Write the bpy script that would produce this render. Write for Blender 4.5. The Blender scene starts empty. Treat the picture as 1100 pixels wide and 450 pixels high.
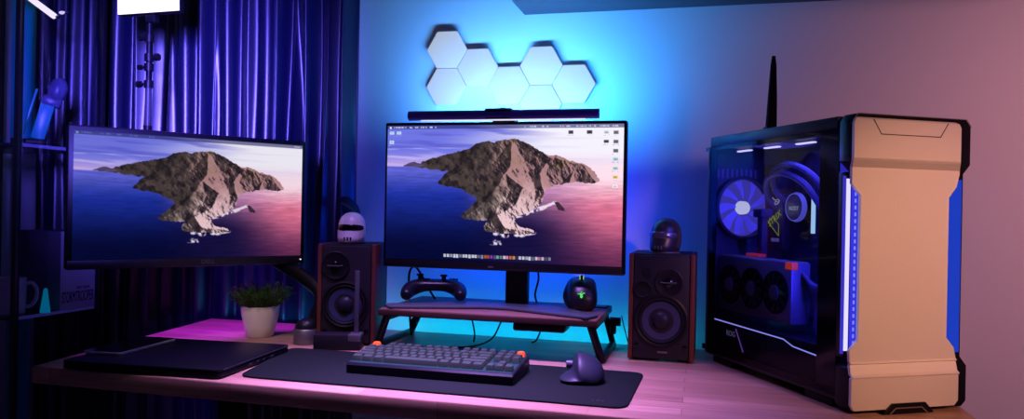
import bpy, bmesh, math, random
import numpy as np
from mathutils import Vector, Matrix

random.seed(7)
PI = math.pi
R = math.radians
scene = bpy.context.scene
COL = scene.collection
DZ = 0.75            # desk top height

# ------------------------------------------------------------------ materials
MATS = {}
def s2l(c):
    c = c / 255.0
    return c / 12.92 if c <= 0.04045 else ((c + 0.055) / 1.055) ** 2.4
def srgb(r, g, b):
    return (s2l(r), s2l(g), s2l(b), 1.0)
def mat(name, col, rough=0.5, metal=0.0, spec=0.5, emis=None, es=0.0, coat=0.0, sheen=0.0, noise=0.0, nscale=30.0, bump=0.0):
    if name in MATS: return MATS[name]
    m = bpy.data.materials.new(name); m.use_nodes = True
    nt = m.node_tree; p = nt.nodes['Principled BSDF']
    if len(col) == 3: col = tuple(col) + (1.0,)
    p.inputs['Base Color'].default_value = col
    p.inputs['Roughness'].default_value = rough
    p.inputs['Metallic'].default_value = metal
    p.inputs['Specular IOR Level'].default_value = spec
    p.inputs['Coat Weight'].default_value = coat
    p.inputs['Sheen Weight'].default_value = sheen
    if emis:
        p.inputs['Emission Color'].default_value = tuple(emis) + (1.0,)
        p.inputs['Emission Strength'].default_value = es
    if noise or bump:
        tc = nt.nodes.new('ShaderNodeTexCoord'); n = nt.nodes.new('ShaderNodeTexNoise')
        n.inputs['Scale'].default_value = nscale; n.inputs['Detail'].default_value = 4
        nt.links.new(tc.outputs['Object'], n.inputs['Vector'])
        if noise:
            mx = nt.nodes.new('ShaderNodeMix'); mx.data_type = 'RGBA'
            mx.inputs[6].default_value = tuple(c * (1 - noise) for c in col[:3]) + (1,)
            mx.inputs[7].default_value = tuple(min(1, c * (1 + noise)) for c in col[:3]) + (1,)
            nt.links.new(n.outputs['Fac'], mx.inputs[0]); nt.links.new(mx.outputs[2], p.inputs['Base Color'])
        if bump:
            b = nt.nodes.new('ShaderNodeBump'); b.inputs['Strength'].default_value = bump; b.inputs['Distance'].default_value = 0.002
            nt.links.new(n.outputs['Fac'], b.inputs['Height']); nt.links.new(b.outputs['Normal'], p.inputs['Normal'])
    MATS[name] = m
    return m
def emit(name, col, strength):
    if name in MATS: return MATS[name]
    m = bpy.data.materials.new(name); m.use_nodes = True
    nt = m.node_tree; nt.nodes.clear()
    e = nt.nodes.new('ShaderNodeEmission'); o = nt.nodes.new('ShaderNodeOutputMaterial')
    e.inputs[0].default_value = tuple(col) + (1.0,); e.inputs[1].default_value = strength
    nt.links.new(e.outputs[0], o.inputs[0])
    MATS[name] = m
    return m
def glass(name, tint, refl=0.5, rough=0.02):
    if name in MATS: return MATS[name]
    m = bpy.data.materials.new(name); m.use_nodes = True
    nt = m.node_tree; nt.nodes.clear()
    t = nt.nodes.new('ShaderNodeBsdfTransparent'); g = nt.nodes.new('ShaderNodeBsdfGlossy')
    f = nt.nodes.new('ShaderNodeLayerWeight'); f.inputs['Blend'].default_value = 0.5
    pw = nt.nodes.new('ShaderNodeMath'); pw.operation = 'POWER'; pw.inputs[1].default_value = 5.0
    mu = nt.nodes.new('ShaderNodeMath'); mu.operation = 'MULTIPLY_ADD'; mu.inputs[2].default_value = 0.035 * refl
    mx = nt.nodes.new('ShaderNodeMixShader'); o = nt.nodes.new('ShaderNodeOutputMaterial')
    t.inputs[0].default_value = tuple(tint) + (1.0,)
    g.inputs['Roughness'].default_value = rough; mu.inputs[1].default_value = refl
    nt.links.new(f.outputs['Facing'], pw.inputs[0]); nt.links.new(pw.outputs[0], mu.inputs[0]); nt.links.new(mu.outputs[0], mx.inputs[0])
    nt.links.new(t.outputs[0], mx.inputs[1]); nt.links.new(g.outputs[0], mx.inputs[2]); nt.links.new(mx.outputs[0], o.inputs[0])
    MATS[name] = m
    return m
def wood(name, c1, c2, c3, sx=2.2, sy=22.0, rough=0.4):
    m = bpy.data.materials.new(name); m.use_nodes = True
    nt = m.node_tree; p = nt.nodes['Principled BSDF']; L = nt.links.new
    tc = nt.nodes.new('ShaderNodeTexCoord'); mp = nt.nodes.new('ShaderNodeMapping')
    br = nt.nodes.new('ShaderNodeTexBrick')
    br.inputs['Color1'].default_value = c1; br.inputs['Color2'].default_value = c2; br.inputs['Mortar'].default_value = c3
    br.inputs['Scale'].default_value = 1.0; br.inputs['Mortar Size'].default_value = 0.0008
    br.inputs['Brick Width'].default_value = 0.42; br.inputs['Row Height'].default_value = 0.043
    br.offset = 0.37; br.inputs['Bias'].default_value = 0.0
    L(tc.outputs['Object'], mp.inputs['Vector']); L(mp.outputs[0], br.inputs['Vector'])
    n = nt.nodes.new('ShaderNodeTexNoise'); n.inputs['Scale'].default_value = 6; n.inputs['Detail'].default_value = 6
    m2 = nt.nodes.new('ShaderNodeMapping'); m2.inputs['Scale'].default_value = (1.5, 26, 26)
    L(tc.outputs['Object'], m2.inputs['Vector']); L(m2.outputs[0], n.inputs['Vector'])
    mx = nt.nodes.new('ShaderNodeMix'); mx.data_type = 'RGBA'; mx.blend_type = 'MULTIPLY'; mx.inputs[0].default_value = 0.55
    cr = nt.nodes.new('ShaderNodeValToRGB'); cr.color_ramp.elements[0].color = (0.45, 0.42, 0.4, 1); cr.color_ramp.elements[1].color = (1.25, 1.2, 1.15, 1)
    cr.color_ramp.elements[0].position = 0.3; cr.color_ramp.elements[1].position = 0.7
    L(n.outputs['Fac'], cr.inputs[0]); L(br.outputs['Color'], mx.inputs[6]); L(cr.outputs[0], mx.inputs[7])
    L(mx.outputs[2], p.inputs['Base Color'])
    p.inputs['Roughness'].default_value = rough
    MATS[name] = m
    return m

BLACK = mat('black plastic', (0.006, 0.006, 0.009), 0.38, spec=0.22)
BLACKM = mat('matte black metal', (0.0045, 0.0045, 0.007), 0.42, 0.0, spec=0.2)
GLOSSB = mat('glossy black', (0.003, 0.003, 0.005), 0.14, spec=0.35)
RUBBER = mat('black rubber', (0.008, 0.008, 0.010), 0.75, spec=0.15)
GREYM = mat('grey metal', (0.060, 0.075, 0.080), 0.42, 0.3, spec=0.25)
SILVER = mat('brushed aluminium', (0.5, 0.5, 0.53), 0.32, 0.9)
WHITEP = mat('white plastic', (0.78, 0.78, 0.80), 0.42)

# ------------------------------------------------------------------ mesh helpers
class B:
    def __init__(s): s.bm = bmesh.new()
    def box(s, c, d, bev=0.0, seg=2, rz=0.0, M=None):
        r = bmesh.ops.create_cube(s.bm, size=1.0)
        vs = r['verts']
        bmesh.ops.scale(s.bm, vec=d, verts=vs)
        if bev > 0:
            es = list({e for v in vs for e in v.link_edges})
            b = bmesh.ops.bevel(s.bm, geom=es, offset=bev, segments=seg, affect='EDGES', profile=0.5)
            vs = list({v for f in b['faces'] for v in f.verts} | {v for v in vs if v.is_valid})
        m = Matrix.Translation(c) @ Matrix.Rotation(rz, 4, 'Z') if M is None else M @ Matrix.Translation(c)
        bmesh.ops.transform(s.bm, matrix=m, verts=vs)
        return s
    def cyl(s, p0, p1, r0, r1=None, n=24, caps=True):
        p0 = Vector(p0); p1 = Vector(p1); d = p1 - p0
        r1 = r0 if r1 is None else r1
        q = d.to_track_quat('Z', 'Y').to_matrix().to_4x4()
        bmesh.ops.create_cone(s.bm, cap_ends=caps, cap_tris=False, segments=n, radius1=r0, radius2=r1, depth=d.length,
                              matrix=Matrix.Translation((p0 + p1) / 2) @ q)
        return s
    def sph(s, c, r, n=20, sc=(1, 1, 1)):
        bmesh.ops.create_uvsphere(s.bm, u_segments=n, v_segments=max(8, n // 2), radius=r,
                                  matrix=Matrix.Translation(c) @ Matrix.Diagonal((sc[0], sc[1], sc[2], 1)))
        return s
    def lathe(s, prof, c=(0, 0, 0), axis='Z', n=40, sc=(1, 1)):
        # prof: list of (radius, height)
        rings = []
        for r, h in prof:
            ring = []
            for k in range(n):
                a = 2 * PI * k / n
                x, y = r * math.cos(a) * sc[0], r * math.sin(a) * sc[1]
                if axis == 'Z': v = (x, y, h)
                elif axis == 'Y': v = (x, h, y)
                else: v = (h, x, y)
                ring.append(s.bm.verts.new(Vector(v) + Vector(c)))
            rings.append(ring)
        for a, b in zip(rings, rings[1:]):
            for k in range(n):
                try: s.bm.faces.new((a[k], a[(k + 1) % n], b[(k + 1) % n], b[k]))
                except ValueError: pass
        for ring, p in ((rings[0], prof[0]), (rings[-1], prof[-1])):
            if p[0] <= 0.0015: s.bm.faces.new(ring)
        return s
    def loft(s, rings, closed=True, caps=True):
        R_ = [[s.bm.verts.new(p) for p in ring] for ring in rings]
        n = len(R_[0])
        for a, b in zip(R_, R_[1:]):
            for k in range(n if closed else n - 1):
                s.bm.faces.new((a[k], a[(k + 1) % n], b[(k + 1) % n], b[k]))
        if caps:
            s.bm.faces.new(R_[0]); s.bm.faces.new(R_[-1])
        return s
    def tube(s, path, r, n=10, sub=6):
        P = [Vector(p) for p in path]
        pts = []
        if len(P) > 2 and sub > 1:
            Q = [P[0]] + P + [P[-1]]
            for i in range(1, len(Q) - 2):
                for k in range(sub):
                    t = k / sub; a, b, c, d = Q[i - 1], Q[i], Q[i + 1], Q[i + 2]
                    pts.append(0.5 * ((2 * b) + (c - a) * t + (2 * a - 5 * b + 4 * c - d) * t * t + (3 * b - a - 3 * c + d) * t ** 3))
            pts.append(P[-1])
        else: pts = P
        rr = r if callable(r) else (lambda t: r)
        rings = []; up = Vector((0, 0, 1))
        for i, p in enumerate(pts):
            d = (pts[min(i + 1, len(pts) - 1)] - pts[max(i - 1, 0)]).normalized()
            u = up - d * up.dot(d)
            if u.length < 1e-3: u = Vector((1, 0, 0)) - d * d.x
            u.normalize(); w = d.cross(u); up = u
            q = rr(i / max(1, len(pts) - 1))
            rings.append([p + (u * math.cos(2 * PI * k / n) + w * math.sin(2 * PI * k / n)) * q for k in range(n)])
        return s.loft(rings)
    def prism(s, poly, h0, h1, plane='XY', bev=0.0, seg=2):
        def mk(p, h):
            if plane == 'XY': return (p[0], p[1], h)
            if plane == 'XZ': return (p[0], h, p[1])
            return (h, p[0], p[1])
        a = [s.bm.verts.new(mk(p, h0)) for p in poly]; b = [s.bm.verts.new(mk(p, h1)) for p in poly]
        n = len(poly); fs = [s.bm.faces.new(a), s.bm.faces.new(b)]
        for k in range(n): fs.append(s.bm.faces.new((a[k], a[(k + 1) % n], b[(k + 1) % n], b[k])))
        if bev > 0:
            es = list({e for f in fs[:2] for e in f.edges})
            bmesh.ops.recalc_face_normals(s.bm, faces=fs)
            bmesh.ops.bevel(s.bm, geom=es, offset=bev, segments=seg, affect='EDGES', profile=0.5)
        return s
    def xf(s, M):
        bmesh.ops.transform(s.bm, matrix=M, verts=s.bm.verts); return s
    def mesh(s, name, m, ang=35):
        bmesh.ops.recalc_face_normals(s.bm, faces=s.bm.faces)
        for f in s.bm.faces: f.smooth = True
        for e in s.bm.edges:
            if len(e.link_faces) == 2 and e.calc_face_angle(0) > R(ang): e.smooth = False
        me = bpy.data.meshes.new(name); s.bm.to_mesh(me); s.bm.free()
        me.materials.append(m)
        return me
    def o(s, name, m, parent=None, loc=(0, 0, 0), rot=(0, 0, 0), label=None, sub=0, ang=35):
        o = bpy.data.objects.new(name, s.mesh(name, m, ang)); COL.objects.link(o)
        o.location = loc; o.rotation_euler = rot
        if parent: o.parent = parent
        if label: o['label'] = label
        if sub:
            md = o.modifiers.new('Subdivision', 'SUBSURF'); md.levels = sub; md.render_levels = sub
        return o
def thing(name, label, cat, loc=(0, 0, 0), rz=0.0, group=None):
    o = bpy.data.objects.new(name, None); COL.objects.link(o)
    o.empty_display_size = 0.05
    o.location = loc; o.rotation_euler = (0, 0, rz)
    o['label'] = label; o['category'] = cat
    if group: o['group'] = group
    return o
def tag(o, label, cat, group=None):
    o['label'] = label; o['category'] = cat
    if group: o['group'] = group
    return o
def struct(o):
    o['kind'] = 'structure'; return o
def text(name, body, size, m, parent, loc, rot, align='CENTER', ext=0.0004, label=None, bold=0.0):
    cu = bpy.data.curves.new(name, 'FONT'); cu.body = body; cu.size = size; cu.extrude = ext; cu.offset = bold
    cu.align_x = align; cu.align_y = 'CENTER'
    t = bpy.data.objects.new('tmp', cu); COL.objects.link(t)
    bpy.context.view_layer.update()
    me = bpy.data.meshes.new_from_object(t.evaluated_get(bpy.context.evaluated_depsgraph_get()))
    bpy.data.objects.remove(t); bpy.data.curves.remove(cu)
    me.materials.clear(); me.materials.append(m); me.name = name
    o = bpy.data.objects.new(name, me); COL.objects.link(o)
    o.parent = parent; o.location = loc; o.rotation_euler = rot
    if label: o['label'] = label
    return o
def rrect(x0, y0, x1, y1, r, n=5):
    out = []
    for cx, cy, a0 in ((x1 - r, y1 - r, 0), (x0 + r, y1 - r, 90), (x0 + r, y0 + r, 180), (x1 - r, y0 + r, 270)):
        for k in range(n + 1):
            a = R(a0 + 90 * k / n); out.append((cx + r * math.cos(a), cy + r * math.sin(a)))
    return out
def circ(cx, cy, r, n=32):
    return [(cx + r * math.cos(2 * PI * k / n), cy + r * math.sin(2 * PI * k / n)) for k in range(n)]
FRONT = (PI / 2, 0, 0)       # text standing up, read from -Y

# ------------------------------------------------------------------ room
WY = 2.02
WALL = mat('painted wall', (0.74, 0.74, 0.76), 0.75, spec=0.2, bump=0.08, nscale=180)
FLOORM = mat('dark floor', (0.10, 0.09, 0.09), 0.6, noise=0.3, nscale=12)
struct(B().box((-0.2, WY + 0.05, 1.2), (4.2, 0.1, 2.4)).o('wall_back', WALL))
struct(B().box((-2.25, 0.46, 1.2), (0.1, 3.02, 2.4)).o('wall_left', WALL))
struct(B().box((1.85, 0.46, 1.2), (0.1, 3.02, 2.4)).o('wall_right', WALL))
struct(B().box((-0.2, 0.56, -0.05), (4.2, 3.02, 0.1)).o('floor', FLOORM))
struct(B().box((-0.2, 0.56, 2.45), (4.2, 3.02, 0.1)).o('ceiling', WALL))

# ------------------------------------------------------------------ desk
WOOD = wood('butcher block wood', (0.43, 0.265, 0.165, 1), (0.29, 0.165, 0.10, 1), (0.20, 0.11, 0.06, 1))
desk = thing('desk', 'long butcher block wooden desk holding both monitors and the tower', 'desk', (-0.45, 1.6, 0))
top = [(-1.335, 1.254), (0.46, 1.254), (0.46, 1.95), (-1.42, 1.95)]
B().prism([(x + 0.45, y - 1.6) for x, y in top], 0.714, DZ, bev=0.003).o('desktop', WOOD, desk)
for x, y in ((-1.24, 1.31), (0.40, 1.31), (-1.30, 1.89), (0.40, 1.89)):
    B().box((x + 0.45, y - 1.6, 0.36), (0.06, 0.06, 0.708), 0.004).o('leg', BLACKM, desk)
B().box((0, 0.29, 0.64), (1.6, 0.03, 0.08), 0.003).o('crossbar', BLACKM, desk)

# cyan LED strip stuck along the back edge of the desk
ls = thing('led_strip', 'cyan LED strip along the rear edge of the desk', 'light strip', (-0.5, 1.957, 0.725))
B().box((0, 0, 0), (0.95, 0.003, 0.010)).o('tape', WHITEP, ls)
CYAN_E = emit('cyan diode', (0.02, 0.75, 1.0), 3.0)
d_ = B()
for k in range(46): d_.box((-0.46 + k * 0.0204, 0.0025, 0), (0.006, 0.002, 0.006))
d_.o('diodes', CYAN_E, ls)

# ------------------------------------------------------------------ desk mat
MAT = mat('desk mat felt', (0.007, 0.011, 0.009), 0.75, spec=0.05, noise=0.25, nscale=400)
dm = thing('desk_mat', 'dark grey desk mat under the keyboard and mouse', 'desk mat', (-0.5, 1.45, DZ))
c = [(-0.885, 1.302), (-0.122, 1.302), (-0.114, 1.602), (-0.945, 1.602)]
def roundpoly(P, r, n=5):
    out = []
    N = len(P)
    for i in range(N):
        p = Vector(P[i]); a = (Vector(P[i - 1]) - p).normalized(); b = (Vector(P[(i + 1) % N]) - p).normalized()
        for k in range(n + 1):
            t = k / n
            q0 = p + a * r; q1 = p + b * r
            out.append(tuple((1 - t) ** 2 * q0 + 2 * t * (1 - t) * p + t * t * q1))
    return out
B().prism(roundpoly([(x + 0.5, y - 1.45) for x, y in c], 0.03), 0.0, 0.004, bev=0.0012).o('mat_sheet', MAT, dm)
text('printed_mark', 'TRE', 0.016, mat('mat print', (0.012, 0.012, 0.016), 0.5), dm, (0.325, -0.118, 0.0042), (0, 0, 0), ext=0.0002)

# ------------------------------------------------------------------ wallpaper (procedural picture on the lit screens)
rng = np.random.RandomState(3)
TAB = rng.rand(256, 256)
def vnoise(x, y):
    xi = np.floor(x).astype(int); yi = np.floor(y).astype(int); fx = x - xi; fy = y - yi
    fx = fx * fx * (3 - 2 * fx); fy = fy * fy * (3 - 2 * fy)
    g = lambda i, j: TAB[(xi + i) & 255, (yi + j) & 255]
    return (g(0, 0) * (1 - fx) + g(1, 0) * fx) * (1 - fy) + (g(0, 1) * (1 - fx) + g(1, 1) * fx) * fy
def fbm(x, y, o=5):
    t = 0; a = 0.5; s = 0
    for k in range(o):
        t = t + a * vnoise(x * 2 ** k + 17.3 * k, y * 2 ** k + 9.1 * k); s += a; a *= 0.55
    return t / s
def sm(a, b, x):
    t = np.clip((x - a) / (b - a), 0, 1); return t * t * (3 - 2 * t)
def inpoly(u, v, P):
    r = np.zeros(u.shape, bool); n = len(P)
    for i in range(n):
        x0, y0 = P[i]; x1, y1 = P[(i + 1) % n]
        if y0 == y1: continue
        cnd = ((y0 > v) != (y1 > v)) & (u < (x1 - x0) * (v - y0) / (y1 - y0) + x0)
        r ^= cnd
    return r
def mixc(a, b, t):
    return a * (1 - t[..., None]) + b * t[..., None]
C = lambda *a: np.array(a, float)
ISLET = [(0.071, 0.303), (0.099, 0.282), (0.123, 0.271), (0.146, 0.282), (0.17, 0.300), (0.139, 0.311)]
LAND = [(0.162, 0.268), (0.218, 0.241), (0.257, 0.221), (0.321, 0.195), (0.368, 0.168), (0.392, 0.141), (0.439, 0.118), (0.471, 0.129), (0.503, 0.116), (0.534, 0.103), (0.574, 0.104), (0.606, 0.137), (0.629, 0.151), (0.661, 0.191), (0.701, 0.224), (0.748, 0.231), (0.788, 0.264), (0.835, 0.284), (0.859, 0.297), (0.883, 0.336), (0.907, 0.401), (0.907, 0.407), (0.875, 0.423), (0.812, 0.408), (0.756, 0.428), (0.717, 0.441), (0.693, 0.468), (0.685, 0.494), (0.677, 0.56), (0.629, 0.627), (0.574, 0.661), (0.55, 0.669), (0.566, 0.701), (0.582, 0.734), (0.637, 0.759), (0.645, 0.779), (0.59, 0.794), (0.542, 0.782), (0.511, 0.79), (0.487, 0.784), (0.439, 0.772), (0.432, 0.738), (0.455, 0.698), (0.408, 0.699), (0.344, 0.687), (0.329, 0.674), (0.368, 0.619), (0.4, 0.551), (0.4, 0.531), (0.36, 0.498), (0.321, 0.465), (0.249, 0.445), (0.226, 0.432), (0.234, 0.405), (0.273, 0.343), (0.241, 0.337), (0.178, 0.323), (0.139, 0.309)]
ROCK = [(0.721, 0.553), (0.74, 0.559), (0.768, 0.591), (0.772, 0.617), (0.744, 0.611)]
def picture(u, v, icons):
    W = fbm(u * 30, v * 17, 4)
    # sky
    tx = sm(0.22, 0.72, u + 0.25 * (fbm(u * 3, v * 9, 3) - 0.5))
    top = mixc(C(112, 118, 228), C(246, 243, 255), tx)
    low = mixc(C(196, 165, 232), C(255, 226, 240), sm(0.3, 0.95, u))
    sky = mixc(top, low, sm(0.17, 0.32, v))
    st = sm(0.48, 0.68, fbm(u * 3.2 + v * 3, v * 26 - u * 3, 4)) * (1 - sm(0.45, 0.8, u))
    sky = mixc(sky, mixc(C(200, 190, 248), C(92, 92, 205), sm(0.45, 0.55, fbm(u * 2 + 5, v * 14, 2))), st * 0.7)
    st2 = sm(0.52, 0.7, fbm(u * 2 + 40, v * 30 + 3, 3)) * sm(0.5, 0.7, u) * (1 - sm(0.2, 0.35, v))
    sky = mixc(sky, C(224, 214, 246), st2 * 0.6)
    # water
    wl = mixc(mixc(C(92, 96, 205), C(28, 48, 160), sm(0.31, 0.55, v)), C(5, 9, 52), sm(0.45, 0.95, v))
    wr = mixc(mixc(C(250, 205, 222), C(226, 116, 150), sm(0.38, 0.62, v)), C(104, 44, 84), sm(0.6, 1.0, v))
    wm = mixc(C(190, 130, 185), C(22, 16, 62), sm(0.42, 0.78, v))
    wat = mixc(wl, wm, sm(0.3, 0.6, u)); wat = mixc(wat, wr, sm(0.6, 0.97, u + 0.1 * (0.7 - v)))
    rip = fbm(u * 18, v * 90, 3) - 0.5
    wat = wat * (1 + 0.30 * rip[..., None])
    hz = 0.306 + 0.10 * sm(0.55, 0.95, u)
    img = mixc(sky, wat, sm(0, 1, (v - hz) / 0.006 * np.ones_like(u)) if False else np.clip((v - hz) / (0.004 + 0.07 * sm(0.6, 0.9, u)) + 0.5, 0, 1))
    # foam
    f = np.zeros_like(u)
    for (x0, y0), (x1, y1), w in (((0.565, 0.672), (0.69, 0.590), 0.010), ((0.69, 0.585), (0.725, 0.56), 0.008), ((0.47, 0.79), (0.53, 0.80), 0.013), ((0.57, 0.80), (0.645, 0.78), 0.011), ((0.46, 0.862), (0.505, 0.862), 0.012), ((0.485, 0.835), (0.5, 0.85), 0.012)):
        dx, dy = x1 - x0, y1 - y0; t = np.clip(((u - x0) * dx + (v - y0) * dy) / (dx * dx + dy * dy), 0, 1)
        dd = np.hypot(u - x0 - t * dx, (v - y0 - t * dy) * 0.6)
        f = np.maximum(f, 1 - sm(w * 0.4, w * 1.1, dd + 0.016 * (W - 0.5)))
    img = mixc(img, C(236, 220, 238), f * sm(0.33, 0.55, fbm(u * 60, v * 34, 3)))
    # land
    du = 0.016 * (fbm(u * 45, v * 25, 3) - 0.5); dv = 0.022 * (fbm(u * 45 + 50, v * 25 + 9, 3) - 0.5)
    n1 = fbm(u * 11, v * 6.2, 5); n2 = fbm(u * 48 + 11, v * 26, 3)
    wu = u + 0.03 * (fbm(u * 9 + 4, v * 5, 3) - 0.5); wv = v + 0.05 * (fbm(u * 9 + 24, v * 5 + 8, 3) - 0.5)
    hgt = np.zeros_like(u)
    def ridge(P, w, amp):
        nonlocal hgt
        best = np.full(u.shape, 9.0)
        for (x0, y0), (x1, y1) in zip(P, P[1:]):
            dx, dy = x1 - x0, (y1 - y0) * 0.56; t = np.clip(((wu - x0) * dx + (wv - y0) * 0.56 * dy) / (dx * dx + dy * dy + 1e-9), 0, 1)
            best = np.minimum(best, np.hypot(wu - x0 - t * dx, (wv - y0) * 0.56 - t * dy))
        hgt = np.maximum(hgt, amp * np.exp(-best / w))
    ridge([(0.16, 0.27), (0.36, 0.18), (0.50, 0.12), (0.575, 0.105), (0.70, 0.235), (0.84, 0.29), (0.905, 0.40)], 0.07, 1.0)
    ridge([(0.55, 0.12), (0.545, 0.30), (0.50, 0.44), (0.44, 0.56), (0.36, 0.68)], 0.06, 0.95)
    ridge([(0.53, 0.36), (0.60, 0.46), (0.565, 0.60), (0.49, 0.66), (0.53, 0.76), (0.64, 0.77)], 0.05, 0.9)
    ridge([(0.44, 0.20), (0.36, 0.30), (0.25, 0.42)], 0.05, 0.8)
    ridge([(0.70, 0.24), (0.66, 0.34), (0.68, 0.50)], 0.045, 0.75)
    ridge([(0.80, 0.28), (0.78, 0.40)], 0.04, 0.7)
    hgt = hgt + 0.42 * fbm(u * 13 - v * 3, v * 8, 6) + 0.16 * (1 - np.abs(2 * fbm(u * 34 - v * 10, v * 13 + u * 10, 4) - 1))
    gy, gx = np.gradient(hgt); gx = gx * u.shape[1]; gy = gy * u.shape[0] * 1.2
    shade = 0.52 - 0.050 * gx + 0.014 * gy
    sunny = sm(0.38, 0.62, u + 0.20 * (v - 0.40) + 0.25 * (n1 - 0.5))
    lit = np.clip(shade, 0, 1) * (0.22 + 0.85 * sunny)
    lit = np.clip(lit * (0.85 + 0.3 * n2), 0, 1)
    dk = mixc(C(36, 29, 38), C(76, 60, 64), sm(0.3, 0.7, n2))
    lt = mixc(C(178, 132, 136), C(238, 200, 208), sm(0.42, 0.75, v + 0.15 * n2))
    land = mixc(dk, lt, sm(0.04, 0.82, lit))
    gr = sm(0.40, 0.58, fbm(u * 12 + 3, v * 12, 3)) * sm(0.50, 0.60, u) * (1 - sm(0.27, 0.33, v - 0.12 * (u - 0.7)))
    land = mixc(land, land * C(0.86, 0.92, 0.62), gr)
    land = mixc(land, land * C(0.92, 0.98, 0.90), 1 - sunny)
    isl = inpoly(u + du, v + dv, LAND)
    img[isl] = land[isl]
    k = inpoly(u + du * 0.4, v + dv * 0.4, ISLET); img[k] = (C(82, 70, 104) * (0.8 + 0.4 * n2[..., None]))[k]
    k = inpoly(u + du * 0.6, v + dv * 0.6, ROCK); img[k] = (C(62, 44, 58) * (0.7 + 0.6 * n2[..., None]))[k]
    # menu bar
    mb = v < 0.030
    img[mb] = (img * 0.42 + C(40, 45, 110) * 0.5)[mb]
    rs = np.random.RandomState(5)
    def rect(x0, y0, x1, y1, col, a=1.0):
        k = (u >= x0) & (u <= x1) & (v >= y0) & (v <= y1)
        img[k] = img[k] * (1 - a) + C(*col) * a
    def glyphs(x0, x1, y0, y1, col, dens=0.72, a=0.8):
        n = int((x1 - x0) / 0.0045)
        for i in range(n):
            if rs.rand() < dens: rect(x0 + i * 0.0045, y0 + 0.003 * rs.rand(), x0 + i * 0.0045 + 0.003, y1 - 0.003 * rs.rand(), col, a)
    if icons:
        rect(0.010, 0.009, 0.017, 0.024, (235, 235, 250))
        for a_, b_ in ((0.028, 0.09), (0.10, 0.115), (0.125, 0.14), (0.15, 0.178), (0.19, 0.205), (0.215, 0.222)): glyphs(a_, b_, 0.010, 0.023, (240, 240, 252), 0.85)
        for a_, b_ in ((0.59, 0.605), (0.62, 0.66), (0.67, 0.70), (0.71, 0.73), (0.745, 0.76), (0.77, 0.79), (0.81, 0.87), (0.88, 0.89), (0.905, 0.945), (0.955, 0.985)): glyphs(a_, b_, 0.010, 0.023, (220, 222, 250), 0.75)
        for x, y, c_ in ((0.020, 0.058, (200, 235, 255)), (0.052, 0.058, (200, 235, 255)), (0.020, 0.128, (200, 235, 255)), (0.968, 0.064, (120, 116, 122)), (0.968, 0.128, (112, 108, 116)), (0.968, 0.192, (110, 110, 118)), (0.968, 0.250, (150, 205, 215)), (0.968, 0.314, (150, 210, 215)), (0.968, 0.376, (232, 200, 96)), (0.968, 0.440, (250, 248, 250)), (0.788, 0.060, (70, 66, 80)), (0.863, 0.060, (60, 56, 66)), (0.930, 0.062, (205, 214, 214)), (0.930, 0.126, (70, 70, 76))):
            rect(x - 0.010, y - 0.013, x + 0.010, y + 0.010, c_, 0.9)
            rect(x - 0.005, y - 0.006, x + 0.006, y + 0.004, tuple(q * 0.75 for q in c_), 0.9)
            glyphs(x - 0.014, x + 0.014, y + 0.017, y + 0.024, (190, 190, 210) if x < 0.5 else (150, 150, 170), 0.7, 0.6)
        rect(0.255, 0.942, 0.715, 0.982, (50, 48, 90), 0.22)
        cols = [(235, 235, 245)] * 2 + [(180, 185, 215)] + [(240, 240, 250)] * 2 + [(150, 150, 180), (225, 228, 240), (240, 240, 250), (235, 235, 245), (240, 240, 250), (225, 235, 250), (120, 120, 150), (150, 160, 180), (220, 100, 50), (200, 90, 60), (150, 80, 190), (120, 70, 180), (110, 220, 130), (140, 140, 160), (235, 235, 245), (240, 170, 200), (235, 120, 70), (240, 170, 60), (60, 55, 90), (235, 235, 245), (240, 240, 250), (200, 200, 215), (240, 240, 250), (120, 120, 140), (235, 235, 245), (225, 130, 150), (220, 220, 235), (90, 90, 120), (150, 150, 170)]
        for i, c_ in enumerate(cols):
            x = 0.263 + i * 0.0134
            rect(x, 0.950, x + 0.0098, 0.971 + 0.003 * rs.rand(), c_, 0.85)
            rect(x + 0.003, 0.955, x + 0.007, 0.965, tuple(q * 0.7 for q in c_), 0.8)
    else:
        rect(0.010, 0.009, 0.017, 0.024, (150, 170, 240), 0.8)
        for a_, b_ in ((0.028, 0.07), (0.10, 0.115), (0.125, 0.14), (0.15, 0.19), (0.215, 0.25), (0.29, 0.32)): glyphs(a_, b_, 0.010, 0.022, (130, 150, 235), 0.8, 0.5)
        rect(0.955, 0.010, 0.985, 0.022, (255, 225, 235), 0.5)
    return np.clip(img, 0, 255)
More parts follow.
